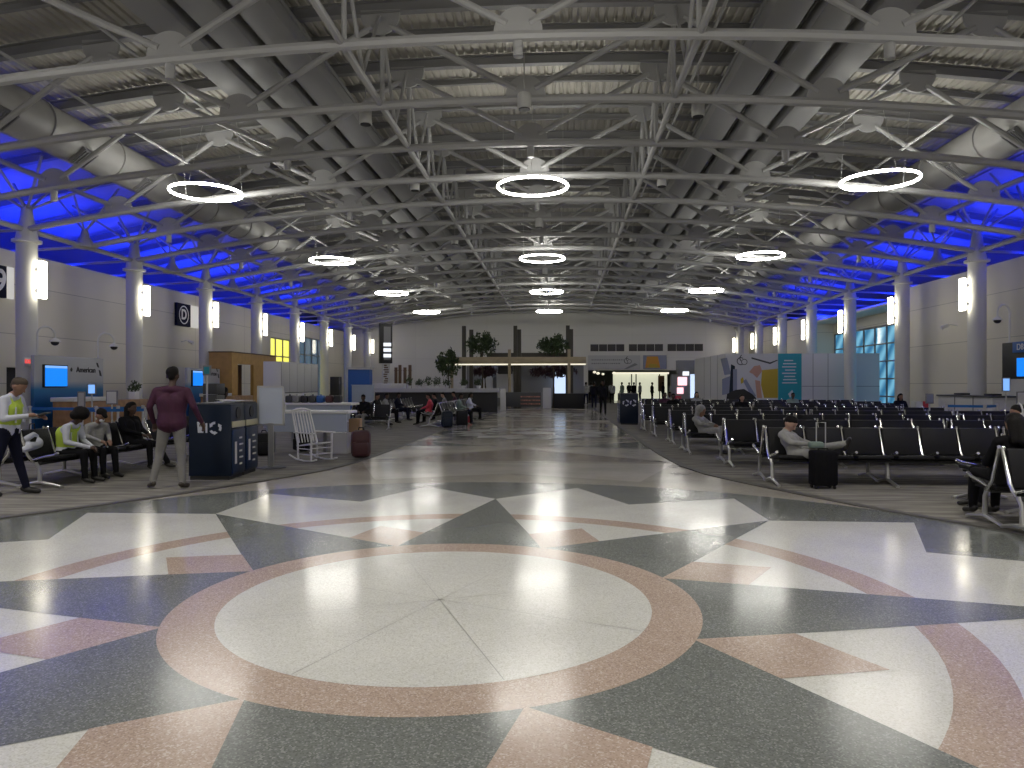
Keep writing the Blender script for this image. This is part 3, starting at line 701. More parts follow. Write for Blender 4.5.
# ================================================================== beam seating
def rrect(mb, cx, cy, cz, w, d, h, rx, b=.02, mi=0):
    mb.bbox(0, 0, 0, w, d, h, b, mi, Matrix.Translation((cx, cy, cz)) @ Matrix.Rotation(rx, 4, 'X'))
P_ = .6
q = MB(); rrect(q, 0, -.06, .44, .54, .50, .055, radians(-4)); q.box(-.25, -.26, .385, .25, .16, .41); me_seat = q.mesh('seat', M['blackp'])
q = MB(); rrect(q, 0, .225, .665, .54, .04, .43, radians(-14), .015); me_back = q.mesh('backrest', M['blackp'])
q = MB(); q.path([(0, .06, .38), (0, .17, .50), (0, .30, .88), (0, .285, .90)], [.022, .022, .021, .018], 8)
q.path([(0, .10, .42), (0, -.10, .475), (0, -.24, .50), (0, -.32, .535)], [.016, .018, .02, .022], 8); me_frame = q.mesh('side_frame', M['chrome'])
q = MB(); q.path([(0, .05, .38), (0, .0, .3), (0, -.01, .07)], [.03, .026, .03], 8); q.path([(0, -.36, .02), (0, -.2, .05), (0, 0, .085), (0, .2, .05), (0, .34, .02)], [.02, .024, .03, .024, .02], 6)
q.tube((0, -.35, 0), (0, -.35, .03), .028, n=8); q.tube((0, .33, 0), (0, .33, .03), .028, n=8); me_leg = q.mesh('leg', M['alu'])
me_beam = {}
GRP = {}
def bench(n, x, y, rz, label, group, skip_back=False):
    t = thing('seat_bench', label, 'bench', (x, y, .012), rz, group)
    if n not in me_beam:
        b = MB(); b.box(.02, -.035, .345, n*P_-.02, .035, .395, b=.008); me_beam[n] = b.mesh('beam', M['dgrey'])
    link('beam', me_beam[n], t)
    for i in range(n):
        link('seat', me_seat, t, ((i+.5)*P_, 0, 0)); link('backrest', me_back, t, ((i+.5)*P_, 0, 0))
    for i in range(n+1): link('side_frame', me_frame, t, (i*P_, 0, 0))
    for i in ([.02, n*P_-.02] if n <= 3 else [.02, n*P_/2, n*P_-.02]): link('leg', me_leg, t, (i, 0, 0))
    return t
rows = [(11.75, [(3.37, 6), (7.1, 4)]), (14.35, [(3.3, 7), (7.65, 4)]), (16.9, [(2.95, 4), (5.5, 6), (9.25, 3)]), (19.5, [(3.0, 6), (6.75, 6), (10.5, 3)]),
        (22.3, [(2.9, 6), (6.65, 6), (10.4, 2)]), (24.9, [(2.9, 6), (6.65, 6), (10.4, 2)]), (27.5, [(3.6, 6), (7.35, 6), (11.1, 3)]), (30.3, [(3.9, 6), (7.65, 6), (11.4, 3)]), (33.0, [(3.9, 6), (7.65, 6), (11.4, 3)]), (35.4, [(4.0, 5)])]
for ri, (y, bs) in enumerate(rows):
    for bi, (x, n) in enumerate(bs):
        pos = ['nearest the aisle', 'second from the aisle', 'third from the aisle'][bi]
        bench(n, x, y, 0, 'black bench facing the camera, '+ORD[ri]+' double row at right, '+pos, 'right benches facing the camera')
        if y < 34: bench(n, x+n*P_, y+.72, pi, 'black bench facing away, '+ORD[ri]+' double row at right, '+pos, 'right benches facing away')
bench(4, 4.86+2.4, 8.62, pi, 'black bench facing away at the right edge, holding the person in black', 'right edge benches')
bench(4, 4.86, 7.96, 0, 'black bench facing the camera at the right edge, nearest of all', 'right edge benches')
bench(2, 5.82, 10.4, -pi/2, 'short black bench facing the aisle at the right edge, under the headphone wearer', 'right edge benches')
# left side: along the wall side of the aisle
bench(5, -7.95, 10.55, pi/2, 'black seat bench facing the aisle at left, holding the vested worker', 'left benches')
bench(5, -8.6, 13.55, -pi/2, 'black seat bench facing the left wall, back to back with the vested worker bench', 'left benches')
bench(3, -7.95, 13.9, pi/2, 'short black seat bench facing the aisle behind the navy bins', 'left benches')
bench(2, -7.05, 24.6, 0, 'short black two-seat bench facing the camera beyond the burgundy backpack', 'left benches')
for k, (x, y, n, rz, lb) in enumerate([(-4.75, 29.3, 5, -pi/2, 'facing left, nearest beside the aisle, under the person in red'), (-4.1, 26.3, 5, pi/2, 'facing the aisle, nearest, behind the parked suitcases'),
        (-4.75, 33.0, 5, -pi/2, 'facing left, second along the aisle'), (-4.1, 30.0, 5, pi/2, 'facing the aisle, second along'), (-4.75, 36.8, 5, -pi/2, 'facing left, third along the aisle, before the bar'),
        (-7.2, 26.2, 5, pi/2, 'facing right in the inner line, nearest'), (-7.2, 30.0, 5, pi/2, 'facing right in the inner line, second'), (-7.85, 29.2, 5, -pi/2, 'facing the left wall in the inner line, nearest'), (-7.2, 33.8, 4, pi/2, 'facing right in the inner line, farthest')]):
    bench(n, x, y, rz, 'black bench, far left seating, '+lb, 'far left benches')

# --- people on the right
px_, py_ = 3.70, 11.72
person('seated person with short black hair and pale hoodie, feet up on the black suitcase', (px_, py_, .012), radians(-125),
    J_slouch(kl=(-.08,.46,.60), al=(.05,.80,.655), tl=(.08,.86,.76), kr=(.12,.38,.50), ar=(.10,.42,.11), tr=(.09,.57,.05)), CC('greyc', 'greyc', 'skin_l', 'whitec' if False else 'shoe'), 'short', voxel=.0125, pitch=-.6, yaw=0, eyes=True)
person('seated person in pale grey hood and sweatsuit, leaning to the right with legs out', (3.3, 16.85, .012), radians(-128),
    J_slouch(kl=(-.12,.44,.58), kr=(.10,.44,.55), al=(-.02,.86,.5), tl=(0,.98,.52), ar=(.1,.5,.10), tr=(.09,.64,.05)), CC('greyc', 'greyc', 'skin_m'), 'hood', voxel=.0135, pitch=-.3, eyes=True)
person('seated person with long black hair and black clothes at the right edge, back turned', (5.16, 8.64, .012), radians(0),
    J_slouch(neck=(0,-.13,1.0), head=(0,-.09,1.12), chest=(0,-.1,.8)), CC('blackc', 'blackc', 'skin_m'), 'long', voxel=.0125, pitch=-.35, fat=1.1)
def phones(t, hp_, V, R_):
    h = MB(); h.path([hp_(-.10, -.01, .0), hp_(-.095, -.01, .08), hp_(-.05, -.01, .145), hp_(0, -.01, .16), hp_(.05, -.01, .145), hp_(.095, -.01, .08), hp_(.10, -.01, 0)], .012, 8)
    for s in (-1, 1): h.tube(hp_(s*.08, -.01, 0), hp_(s*.12, -.01, 0), .04, n=14)
    h.build('headphones', M['lgrey'], t)
person('seated person wearing grey headphones and an orange top at the right edge', (5.78, 9.6, .012), radians(85),
    J_sit(.0, .44, pelvis=(0,0,.57), neck=(0,-.12,1.12), head=(0,-.06,1.28)), CC('orange', 'blackc', 'skin_m'), 'short', voxel=.0125, extra=phones, scale=.93)
# --- walkers
x, y = F(603, 36.5)
person('person in dark coat walking down the centre of the aisle', (x, y, 0), radians(180), J_walk(), CC('blackc', 'blackc'), 'short', voxel=.02, fat=1.15, fingers=False, scale=1.02)
wk = [(594, 46, 0, 'blackc', 'navyc', 'dark clothes walking left of the dark coat'), (586, 55, 0, 'greyc', 'navyc', 'grey top walking left of the aisle by the opening'), (612, 57, pi, 'mgrey', 'blackc', 'grey jacket in the opening, right of the dark coat'), (591, 66, 0, 'whitec', 'blackc', 'white top inside the far corridor'), (601, 75, pi, 'blackc', 'khaki', 'black deep in the corridor')]
for px, z, rz, a, b, lb in wk:
    x, y = F(px, z); person('distant person in '+lb, (x, y, 0), rz, J_walk(), CC(a, b), 'short', 'distant walkers', voxel=.028, fingers=False, fat=1.1)
# --- people in the far left seating
fs = [(-5.05, 27.7, 90, 'redc', 'blackc', 'red top, on the nearest bench beside the aisle'), (-5.05, 29.0, 90, 'blackc', 'blackc', 'black, second along the bench beside the aisle'), (-3.85, 28.2, -90, 'green_c', 'blackc', 'grey green top facing the aisle'),
      (-5.05, 31.2, 90, 'khaki', 'navyc', 'grey top on the second bench beside the aisle'), (-6.95, 27.3, -90, 'blackc', 'khaki', 'black top and light trousers in the inner line'), (-6.95, 28.8, -90, 'greyc', 'blackc', 'pale grey top in the inner line'), (-6.95, 31.0, -90, 'navyc', 'navyc', 'navy in the inner line, farther back'), (-3.85, 31.4, -90, 'whitec', 'blackc', 'white top facing the aisle, farther along'), (-5.05, 34.4, 90, 'maroon', 'blackc', 'maroon top on the third bench'), (-6.75, 24.55, 180, 'blackc', 'khaki', 'black on the short two-seat bench')]
for x, y, a, tp, bt, lb in fs:
    person('far seated person in '+lb, (x, y, .012), radians(a), J_sit(.05, .42, kl=(-.1,.44,.55)), CC(tp, bt, random.choice(['skin_d', 'skin_m', 'skin_l'])), random.choice(['short', 'long', 'short']), 'people in the far left seating', voxel=.024, fingers=False, pitch=-.2, fat=1.1, scale=.92)
# --- people in the far right seating
fr = [(6.2, 24.95, 'blackc', 'black coat in the sixth row'), (4.4, 30.35, 'maroon', 'dark red top behind the far bins'), (5.0, 33.05, 'greyc', 'pale top near the shop'), (6.2, 33.05, 'mgrey', 'grey near the shop'), (9.6, 30.35, 'green_c', 'green jacket before the mural'), (4.3, 27.55, 'blackc', 'black clothes just beyond the far bins'), (12.6, 27.55, 'navyc', 'navy near the white post')]
for x, y, tp, lb in fr:
    person('far seated person in '+lb, (x, y-.02, .012), pi, J_sit(.03, .42), CC(tp, 'blackc', random.choice(['skin_d', 'skin_m', 'skin_l'])), random.choice(['short', 'long']), 'people in the far right seating', voxel=.024, fingers=False, fat=1.1, scale=.92)
# --- seated behind the bins, working at the white table
x, y = F(224, 17.2); person('person with black hair and white shirt seated behind the navy bins', (x, y, .012), radians(-30), J_sit(0, .44, pelvis=(0,0,.72), chest=(0,-.06,1.02), neck=(0,-.06,1.22), head=(0,0,1.37), el=(-.24,0,.95), er=(.24,0,.95), wl=(-.1,.26,.95), wr=(.1,.26,.95)), CC('whitec', 'navyc'), 'long', voxel=.018, fingers=False)
st_ = MB(); st_.lathe([(.19, 0), (.19, .02), (.03, .05), (.03, .58), (.2, .6), (.2, .64)], n=20); o = st_.build('stool', M['dgrey']); o.location = (x, y, .012); tag(o, 'round dark stool under the white-shirted person behind the bins', 'stool')
# shop queue in front of the lit wall
for i, (px, z, tp) in enumerate([(622, 62.5, 'green_c'), (634, 64, 'blackc'), (640, 66, 'whitec'), (652, 63.5, 'blackc'), (663, 65, 'navyc'), (672, 63, 'greyc'), (629, 69, 'blackc')]):
    x, y = F(px, z); person('distant customer in '+{'green_c': 'green', 'blackc': 'black', 'whitec': 'white', 'navyc': 'navy', 'greyc': 'pale grey'}[tp]+' before the lit shop wall, '+ORD[i]+' from the left', (x, y, 0), random.uniform(0, 6), J_stand(), CC(tp, 'blackc'), 'short', 'customers at the far shop', voxel=.03, fingers=False, fat=1.2)

# ================================================================== luggage
def suitcase(loc, rz, w, d, h, m, label, handle=True, ext=.0):
    t = thing('suitcase', label, 'suitcase', loc, rz)
    b = MB(); b.bbox(0, 0, .05+h/2, w, d, h, .035); b.build('case_body', m, t)
    b = MB()
    for i in range(5): b.box(-w*.38+i*w*.19-.008, -d/2-.006, .1, -w*.38+i*w*.19+.008, -d/2+.01, h)
    b.build('rib', m, t)
    for sx in (-1, 1):
        for sy in (-1, 1):
            q = MB(); q.tube((sx*w*.38-.012, sy*d*.32, .03), (sx*w*.38+.012, sy*d*.32, .03), .03, n=12); q.box(sx*w*.38-.018, sy*d*.32-.012, .03, sx*w*.38+.018, sy*d*.32+.012, .075); q.build('wheel', M['black'], t)
    if handle:
        q = MB(); hz = h+.05+ext
        q.path([(-.07, d*.3, h*.9), (-.07, d*.3, hz), (.07, d*.3, hz), (.07, d*.3, h*.9)], .009, 6); q.build('trolley_handle', M['alu'], t)
    q = MB(); q.path([(-.08, 0, h+.045), (-.07, 0, h+.075), (.07, 0, h+.075), (.08, 0, h+.045)], .01, 6); q.build('carry_handle', M['black'], t)
    return t
x, y = F(819, 11.15)
suitcase((x, y-.17, .012), radians(4), .37, .25, .53, M['blackc'], 'black suitcase with raised handle in front of the seated person in a pale hoodie', ext=.42)
o = MB(); o.bbox(0, 0, 0, .22, .16, .10, .04); o = o.build('folded_jacket', M['green_c']); o.location = (x-.10, y-.15, .012+.66); tag(o, 'grey green cloth lying on top of the black suitcase', 'jacket')
def backpack(loc, rz, s, m, label):
    t = thing('backpack', label, 'backpack', loc, rz); t.scale = (s,)*3
    b = MB(); b.bbox(0, 0, .25, .34, .2, .48, .08); b.build('bag_body', m, t)
    b = MB(); b.bbox(0, -.12, .17, .27, .08, .24, .03); b.build('front_pocket', m, t)
    b = MB(); b.path([(-.05, .05, .47), (-.04, .05, .53), (.04, .05, .53), (.05, .05, .47)], .012, 6); b.build('top_loop', M['black'], t)
    for s_ in (-1, 1):
        b = MB(); b.path([(s_*.1, .09, .45), (s_*.13, .17, .3), (s_*.13, .14, .1)], .016, 6); b.build('strap', M['black'], t)
    return t
x, y = F(361, 15.5)
backpack((x, y, .012), radians(12), 1.22, M['burg'], 'burgundy backpack standing on the carpet at the end of the white table')
for px, z, kind, m, lb in [(447, 26.3, 'b', 'navy', 'dark navy backpack on the floor at the near end of the far left bench'), (462, 27.0, 's', 'blackp', 'black suitcase parked at the aisle edge of the far left seating'), (455, 30.5, 's', 'mgrey', 'grey suitcase farther along beside the far left seating'), (470, 29.3, 'b', 'redc', 'small red bag lying past the black suitcase')]:
    x, y = F(px, z)
    if kind == 'b': backpack((x, y, .012), .3, 1.25 if m == 'navy' else .6, M[m], lb)
    else: suitcase((x, y, .012), .2, .42, .26, .55, M[m], lb)
x, y = F(302, 16.9); backpack((x, y, .012), -.2, 1.1, M['blackp'], 'black backpack on the carpet under the white table behind the rocking chair')
x, y = F(264, 16.0); backpack((x, y, .012), .4, 1.05, M['blackp'], 'black backpack half hidden behind the poster stand')
tb = thing('tote_bag', 'white cloth bag hung over the back of the left bench beside the standing worker', 'bag', (-8.2, 10.75, .72), .3)
link('bag_body', body_mesh('bag_body', [prim((0, -.15, -.08), .07, (.02, .14, -.1), .08), prim((-.02, -.14, .04), .05, (0, .02, .09), .045), prim((0, .02, .09), .045, (.02, .2, .02), .05), prim((.03, .1, -.05), .09), prim((-.02, -.22, -.12), .05, (.03, .2, -.14), .05)], [M['whitec']], ['top'], .014, 3), tb); q = MB(); q.path([(0, -.12, .12), (0, -.08, .26), (0, .08, .26), (0, .12, .12)], .01, 6); q.build('strap', M['black'], tb)
fb = MB(); fb.bbox(0, 0, .06, .2, .42, .1, .03); 

# ================================================================== rocking chair
def rocking_chair(loc, rz):
    t = thing('rocking_chair', 'white slatted wooden rocking chair in front of the white table', 'chair', loc, rz); t.scale = (.97, .97, .93)   # faces -y
    W = M['white']
    for s in (-1, 1):
        x = s*.27
        q = MB(); q.path([(x, -.42, .07), (x, -.25, .025), (x, 0, .02), (x, .25, .05), (x, .48, .13)], .018, 6); q.build('rocker', W, t)
        q = MB(); q.path([(x, -.24, .03), (x, -.25, .4), (x, -.26, .62)], .02, 8); q.build('front_leg', W, t)
        q = MB(); q.path([(x*.93, .20, .04), (x*.93, .22, .42), (x*.9, .34, .8), (x*.86, .44, 1.12)], [.022, .022, .019, .016], 8); q.build('rear_post', W, t)
        q = MB(); q.box(x-.035, -.34, .62, x+.035, .3, .645, b=.008); q.build('armrest', W, t)
        q = MB()
        for z in (.16, .28): q.tube((x, -.25, z), (x*.94, .21, z), .011, n=6)
        q.build('side_rung', W, t)
    q = MB()
    for i in range(7): y0 = -.27+i*.075; q.box(-.27, y0, .40-.012*i, .27, y0+.06, .42-.012*i)
    q.build('seat', W, t)
    for i in range(6):
        x = -.19+i*.076; q = MB(); q.path([(x, .24, .40), (x, .33, .74), (x*.97, .43, 1.08)], [.014, .016, .014], 6); q.build('back_slat', W, t)
    q = MB(); q.path([(-.24, .425, 1.10), (-.12, .44, 1.14), (0, .44, 1.15), (.12, .44, 1.14), (.24, .425, 1.10)], .026, 8); q.build('top_rail', W, t)
    q = MB()
    for z in (.17, .30): q.tube((-.27, -.25, z), (.27, -.25, z), .011, n=6)
    q.build('front_rung', W, t)
x, y = F(314, 14.95); rocking_chair((x, y, .012), radians(58))

# ================================================================== recycling bins
def tri_arrows(mb, cx, cz, r, y, mi=0):
    for k in range(3):
        a = radians(90+120*k); b = a+radians(80); p = [(cx+r*cos(a), cz+r*sin(a)), (cx+r*cos(b), cz+r*sin(b))]
        for (u, v, w_) in ((a, a+radians(50), .2), ):
            for (r0, r1) in ((r*.62, r),):
                pts = [(cx+r1*cos(u+(v-u)*i/4), cz+r1*sin(u+(v-u)*i/4)) for i in range(5)]+[(cx+r0*cos(v-(v-u)*i/4), cz+r0*sin(v-(v-u)*i/4)) for i in range(5)]
                mb.prism(pts, 'y', y-.004, y, mi)
        v = a+radians(50)
        pts = [(cx+r*.48*cos(v), cz+r*.48*sin(v)), (cx+r*1.14*cos(v), cz+r*1.14*sin(v)), (cx+r*.85*cos(v+.62), cz+r*.85*sin(v+.62))]
        mb.prism(pts, 'y', y-.004, y, mi)
def bin_unit(loc, rz, label, open_grp, n=2, w=.66, side_icons=True, h=1.25):
    """row of n bins, fronts facing +x, first one at the near end (-y)"""
    for i in range(n):
        t = thing('recycling_bin', label[i], 'bin', (loc[0], loc[1], loc[2]), rz, open_grp)
        y0, y1 = i*(w+.012), i*(w+.012)+w
        q = MB(); q.box(-.68, y0+.01, 0, -.03, y1-.01, .06); q.build('plinth', M['black'], t)
        q = MB(); q.box(-.70, y0, .06, 0, y1, h, b=.012); q.build('cabinet', M['navy'], t)
        q = MB(); q.box(0, y0+.03, .1, .018, y1-.03, h*.66, b=.004); q.build('door', M['navy2'], t)
        q = MB(); q.box(0, y0+.03, h*.69, .02, y1-.03, h*.77, b=.004); q.build('instruction_panel', mat('cream_panel', (.5, .47, .3), .4), t)
        q = MB(); q.tube((-.02, (y0+y1)/2, h*.88), (.014, (y0+y1)/2, h*.88), .10, n=24); q.build('opening', M['black'], t)
        q = MB(); q.box(-.69, y0+.02, h, -.01, y1-.02, h+.02, b=.004); q.build('lid', M['dgrey'], t)
        q = MB(); 
        for j in range(5): q.box(.018, y0+w*.52, .22+j*.11, .022, y0+w*(.8 if j % 2 else .72), .25+j*.11)
        q.box(.018, y0+w*.2, .25, .022, y0+w*.34, .62); q.build('door_lettering', M['offw'], t)
        if i == n-1 and not side_icons:
            q = MB(); tri_arrows(q, -.22, .85, .13, y1+.006); tri_arrows(q, -.50, .85, .13, y1+.006); q.build('recycling_symbol', M['whitec'], t)
        if i == 0 and side_icons:
            q = MB(); tri_arrows(q, -.26, .86, .105, y0-.001)
            q.prism([(-.56, .96), (-.44, .96), (-.455, .78), (-.545, .78)], 'y', y0-.005, y0-.001); q.box(-.42, y0-.005, .78, -.39, y0-.001, .94)
            q.build('recycling_symbol', M['whitec'], t)
x, y = F(231, 11.95)
bin_unit((x, y, .012), radians(4), ['navy recycling bin with white symbols on its side, beside the person in maroon', 'navy recycling bin behind the symbol-sided one, by the poster stand'], 'navy bins on the left', w=.62)
pp = MB()
for i in range(9):
    a = random.uniform(0, 3); cx_, cy_ = random.uniform(-.5, -.1), random.uniform(.3, 1.1); m_ = Matrix.Translation((cx_, cy_, .004*i+.004)) @ Matrix.Rotation(a, 4, 'Z')
    pp.add([m_ @ Vector(v) for v in ((-.1, -.14, 0), (.1, -.14, 0), (.1, .14, .002), (-.1, .14, 0), (-.1, -.14, .003), (.1, -.14, .003), (.1, .14, .005), (-.1, .14, .003))], [(0,3,2,1), (4,5,6,7), (0,1,5,4), (1,2,6,5), (2,3,7,6), (3,0,4,7)])
o = pp.build('paper_sheets', M['white']); o.location = (x, y, 1.285); tag(o, 'loose white papers spread on top of the navy bins', 'paper', kind='stuff')
x, y = F(619, 28.8)
bin_unit((x, y+.66, .012), radians(180), ['navy recycling bin right of the aisle, farther of the two', 'navy recycling bin right of the aisle, nearer, with symbols on its side'], 'navy bins on the right of the aisle', w=.62, side_icons=False, h=1.2)
# ================================================================== poster stand
x, y = F(271, 13.7)
t = thing('poster_stand', 'silver poster stand with a blank white sheet beside the navy bins', 'sign stand', (x, y, .012), radians(6))
q = MB(); q.lathe([(.27, 0), (.27, .012), (.05, .03)], n=24); q.build('base', M['dgrey'], t)
q = MB(); q.box(-.05, -.02, .01, -.03, .02, .85); q.box(.03, -.02, .01, .05, .02, .85); q.box(-.03, -.012, .01, .03, .012, .85); q.build('post', M['alu'], t)
q = MB(); q.box(-.255, -.025, .80, .255, .02, .835); q.box(-.255, -.025, 1.52, .255, .02, 1.555); q.box(-.255, -.025, .80, -.22, .02, 1.555); q.box(.22, -.025, .80, .255, .02, 1.555); q.build('frame', M['alu'], t)
q = MB(); q.box(-.22, -.012, .835, .22, .01, 1.52); q.build('poster', mat('poster_sheet', (.52, .57, .66), .3), t)

# ================================================================== white work tables
def table(px0, px1, zc, h, dep, label, wood_end=False):
    (x0, y0), (x1, y1) = F(px0, zc), F(px1, zc); y = (y0+y1)/2
    t = thing('work_table', label, 'table', (x0, y, .012))
    w = x1-x0
    q = MB(); q.box(0, 0, h-.06, w, dep, h, b=.01); q.build('tabletop', M['white'], t)
    q = MB(); q.box(.05, .04, h-.48, w-.05, .07, h-.06); q.build('modesty_panel', mat('pale_blue_panel', (.42, .47, .56), .4), t)
    for xx in (.08, w*.34, w*.66): q = MB(); q.box(xx, dep*.4, 0, xx+.06, dep*.5, h-.06); q.build('leg', M['mgrey'], t)
    q = MB(); q.box(w-.42, .02, 0, w-.03, dep-.02, h-.5); q.build('end_panel', M['lgrey'], t)
    if wood_end: q = MB(); q.box(w-.01, .05, h-.52, w+.22, .35, h-.06, b=.01); q.build('wood_end', M['card'], t)
    return t
table(262, 349, 16.5, .97, .75, 'white high work table right behind the rocking chair')
x, y = F(353, 16.9); q = MB(); q.box(-.12, -.12, 0, .14, .12, .78, b=.01); q.box(-.10, -.13, .62, .12, -.12, .66); o = q.build('cardboard_box', M['card']); o.location = (x+.05, y, .012); tag(o, 'upright tan box at the right end of the near white table', 'box')
table(283, 352, 19.6, 1.07, .8, 'taller white work table behind the near one, with items on top')
for i, (px, c) in enumerate([(290, 'dgrey'), (297, 'mgrey'), (305, 'black'), (313, 'dgrey'), (321, 'blue'), (330, 'burg'), (338, 'black')]):
    x, y = F(px, 20.0); q = MB(); q.bbox(0, 0, .1, .2, .25, .2, .04); q.box(-.02, -.01, .19, .02, .01, .23); o = q.build('bag', M[c]); o.location = (x, y, 1.083)
    tag(o, 'small '+{'dgrey': 'dark grey', 'mgrey': 'grey', 'black': 'black', 'blue': 'blue', 'burg': 'dark red'}[c]+' bag on the taller white table, '+ORD[i]+' from the left', 'bag', 'bags on the taller table')

# ================================================================== ticket podiums
GRAD = bpy.data.materials.new('podium_print'); GRAD.use_nodes = True
nt = GRAD.node_tree; b_ = nt.nodes['Principled BSDF']; tc = nt.nodes.new('ShaderNodeTexCoord'); sp = nt.nodes.new('ShaderNodeSeparateXYZ'); nt.links.new(tc.outputs['Object'], sp.inputs[0])
cr = nt.nodes.new('ShaderNodeValToRGB'); mr = nt.nodes.new('ShaderNodeMapRange'); mr.inputs[1].default_value = 1.15; mr.inputs[2].default_value = 2.0
nt.links.new(sp.outputs[2], mr.inputs[0]); nt.links.new(mr.outputs[0], cr.inputs[0]); e = cr.color_ramp
e.elements[0].color = (.005, .08, .26, 1); e.elements[1].color = (.36, .37, .40, 1); e.elements[1].position = .62; k = e.elements.new(.33); k.color = (.01, .15, .35, 1); nt.links.new(cr.outputs[0], b_.inputs['Base Color']); b_.inputs['Roughness'].default_value = .4
def podium(x, y0, y1, label, top=2.42, mon=(.1, .42), txt=True):
    L = y1-y0; t = thing('ticket_podium', label, 'counter', (x, y0, .012))
    q = MB(); q.box(-.12, 0, 0, 0, L, top, b=.02); q.build('back_panel', GRAD, t)
    q = MB(); q.box(0, L*mon[0], 1.49, .07, L*mon[1], 2.16, b=.01); mo = q.build('monitor', M['black'], t)
    q = MB(); q.box(.07, L*mon[0]+.03, 1.52, .075, L*mon[1]-.03, 2.06); q.build('screen', M['scr_blue'], mo)
    q = MB(); q.box(.07, L*mon[0]+.03, 2.06, .076, L*mon[1]-.03, 2.13); q.build('screen_header', M['scr_sky'], mo)
    if txt:
        text('airline_lettering', 'American', .24, M['black'], t, (.004, L*.72, 2.03), (pi/2, 0, pi/2), bold=.004, sx=1.0)
        q = MB(); yy = L*.93; q.prism([(yy-.16, 2.28), (yy-.08, 2.27), (yy-.01, 2.12), (yy-.09, 2.14)], 'x', 0, .008); q.build('eagle_emblem', M['black'], t); q = MB(); q.prism([(yy-.03, 2.05), (yy+.05, 2.02), (yy+.12, 1.84), (yy+.03, 1.86)], 'x', 0, .008); q.build('eagle_emblem', M['black'], t)
        q = MB(); q.prism([(L*.5-.03, 1.97), (L*.5+.03, 1.97), (L*.5+.05, 2.05), (L*.5, 2.1), (L*.5-.05, 2.05)], 'x', 0, .006); q.build('small_crest', M['black'], t)
    q = MB(); q.box(.55, 0, 0, 1.15, L*1.3, 1.08, b=.01); q.build('counter_front', M['wood'], t)
    q = MB(); q.box(.5, -.03, 1.08, 1.2, L*.5, 1.2, b=.01); q.build('counter_top', M['offw'], t)
    return t
podium(-15.0, 19.75, 22.9, 'airline ticket podium with large blue screen before the second left column')
podium(-15.0, 28.3, 31.1, 'airline ticket podium with blue screen farther along, in front of the wooden kiosk', top=2.25)
# right podium
t = thing('ticket_podium', 'ticket podium at the right wall with tall black panel and blue screens', 'counter', (14.9, 21.4, .012))
q = MB(); q.box(-.1, 0, 0, .1, 3.75, 1.75, b=.01); q.build('back_panel', M['lgrey'], t)
q = MB(); q.box(-.12, 0, 1.75, .1, 3.75, 2.95, b=.01); q.build('upper_panel', M['black'], t)
q = MB(); q.box(-.18, 1.9, 2.6, -.12, 3.1, 2.95, b=.01); s_ = q.build('gate_sign', M['blue'], t); text('gate_lettering', 'D8', .28, M['white'], t, (-.185, 2.7, 2.77), (pi/2, 0, -pi/2))
q = MB(); q.box(-.18, 1.7, 1.8, -.12, 2.9, 2.45, b=.01); mo = q.build('monitor', M['black'], t); q = MB(); q.box(-.185, 1.73, 1.83, -.18, 2.87, 2.42); q.build('screen', M['scr_blue'], mo)
x0, y0 = 13.3, 22.5
t = thing('gate_desk', 'low pale grey gate desk with dark top near the right wall', 'desk', (x0, y0, .012))
q = MB(); q.box(-.35, 0, 0, .35, 3.1, 1.18, b=.01); q.build('desk_body', M['lgrey'], t); q = MB(); q.box(-.4, -.04, 1.18, .4, 3.14, 1.23, b=.01); q.build('desktop', M['dgrey'], t)
q = MB()
for yy in (1.0, 2.05): q.box(-.36, yy, .02, -.349, yy+.03, 1.17)
q.build('panel_joint', M['dgrey'], t)
for i, yy in enumerate((.6, 2.3)):
    q = MB(); q.bbox(0, 0, .03, .3, .42, .06, .01); o = q.build('keyboard_tray', M['black']); o.location = (x0, y0+yy, 1.243); tag(o, 'small black device on the right gate desk, '+('nearer' if i == 0 else 'farther')+' one', 'device', 'devices on the right desk')
# gooseneck cameras
def gooseneck(loc, rz, label, h=1.3):
    t = thing('gooseneck_camera', label, 'camera', loc, rz)
    q = MB(); q.path([(0, 0, 0), (0, 0, h*.62)]+[(.26-.26*cos(a), 0, h*.62+.26*sin(a)) for a in [pi*i/10 for i in range(1, 11)]]+[(.52, 0, h*.5)], .03, 8); q.build('curved_pole', M['offw'], t)
    q = MB(); q.lathe([(.04, .12), (.15, .03), (.16, 0)], (.52, 0, h*.5-.06), n=18); q.build('hood', M['offw'], t)
    q = MB(); q.ell((.52, 0, h*.5-.08), (.11, .11, .09)); q.build('dome', M['black'], t)
    q = MB(); q.lathe([(.1, 0), (.1, .02)], n=16); q.build('base_plate', M['offw'], t)
gooseneck((-15.06, 19.95, 2.43), radians(70), 'white gooseneck camera on the near end of the nearer left podium', .95)
gooseneck((-15.06, 22.7, 2.43), radians(60), 'white gooseneck camera on the far end of the nearer left podium', .95)
gooseneck((14.9, 24.95, 2.963), radians(200), 'white gooseneck camera on the right podium panel', 1.6)
def wall_spot(loc, rz, label):
    t = thing('wall_floodlight', label, 'light', loc, rz)
    q = MB(); q.path([(0, 0, 0), (.25, 0, .05), (.4, 0, 0)], .02, 6); q.build('bracket', M['offw'], t)
    q = MB(); q.tube((.36, 0, .02), (.6, 0, -.08), .06, .09, n=12); q.build('lamp_head', M['offw'], t)
wall_spot((WR, 22.6, 5.1), pi, 'small white spotlight on a bracket high on the right wall by the first column'); wall_spot((WR, 20.6, 5.0), pi, 'white spotlight bracket at the upper right wall edge')
wall_spot((WR, 29.6, 3.9), pi, 'small white wall camera between the two nearest right columns'); wall_spot((WL, 33.0, 3.6), 0, 'small white wall camera below the letter sign on the left wall')

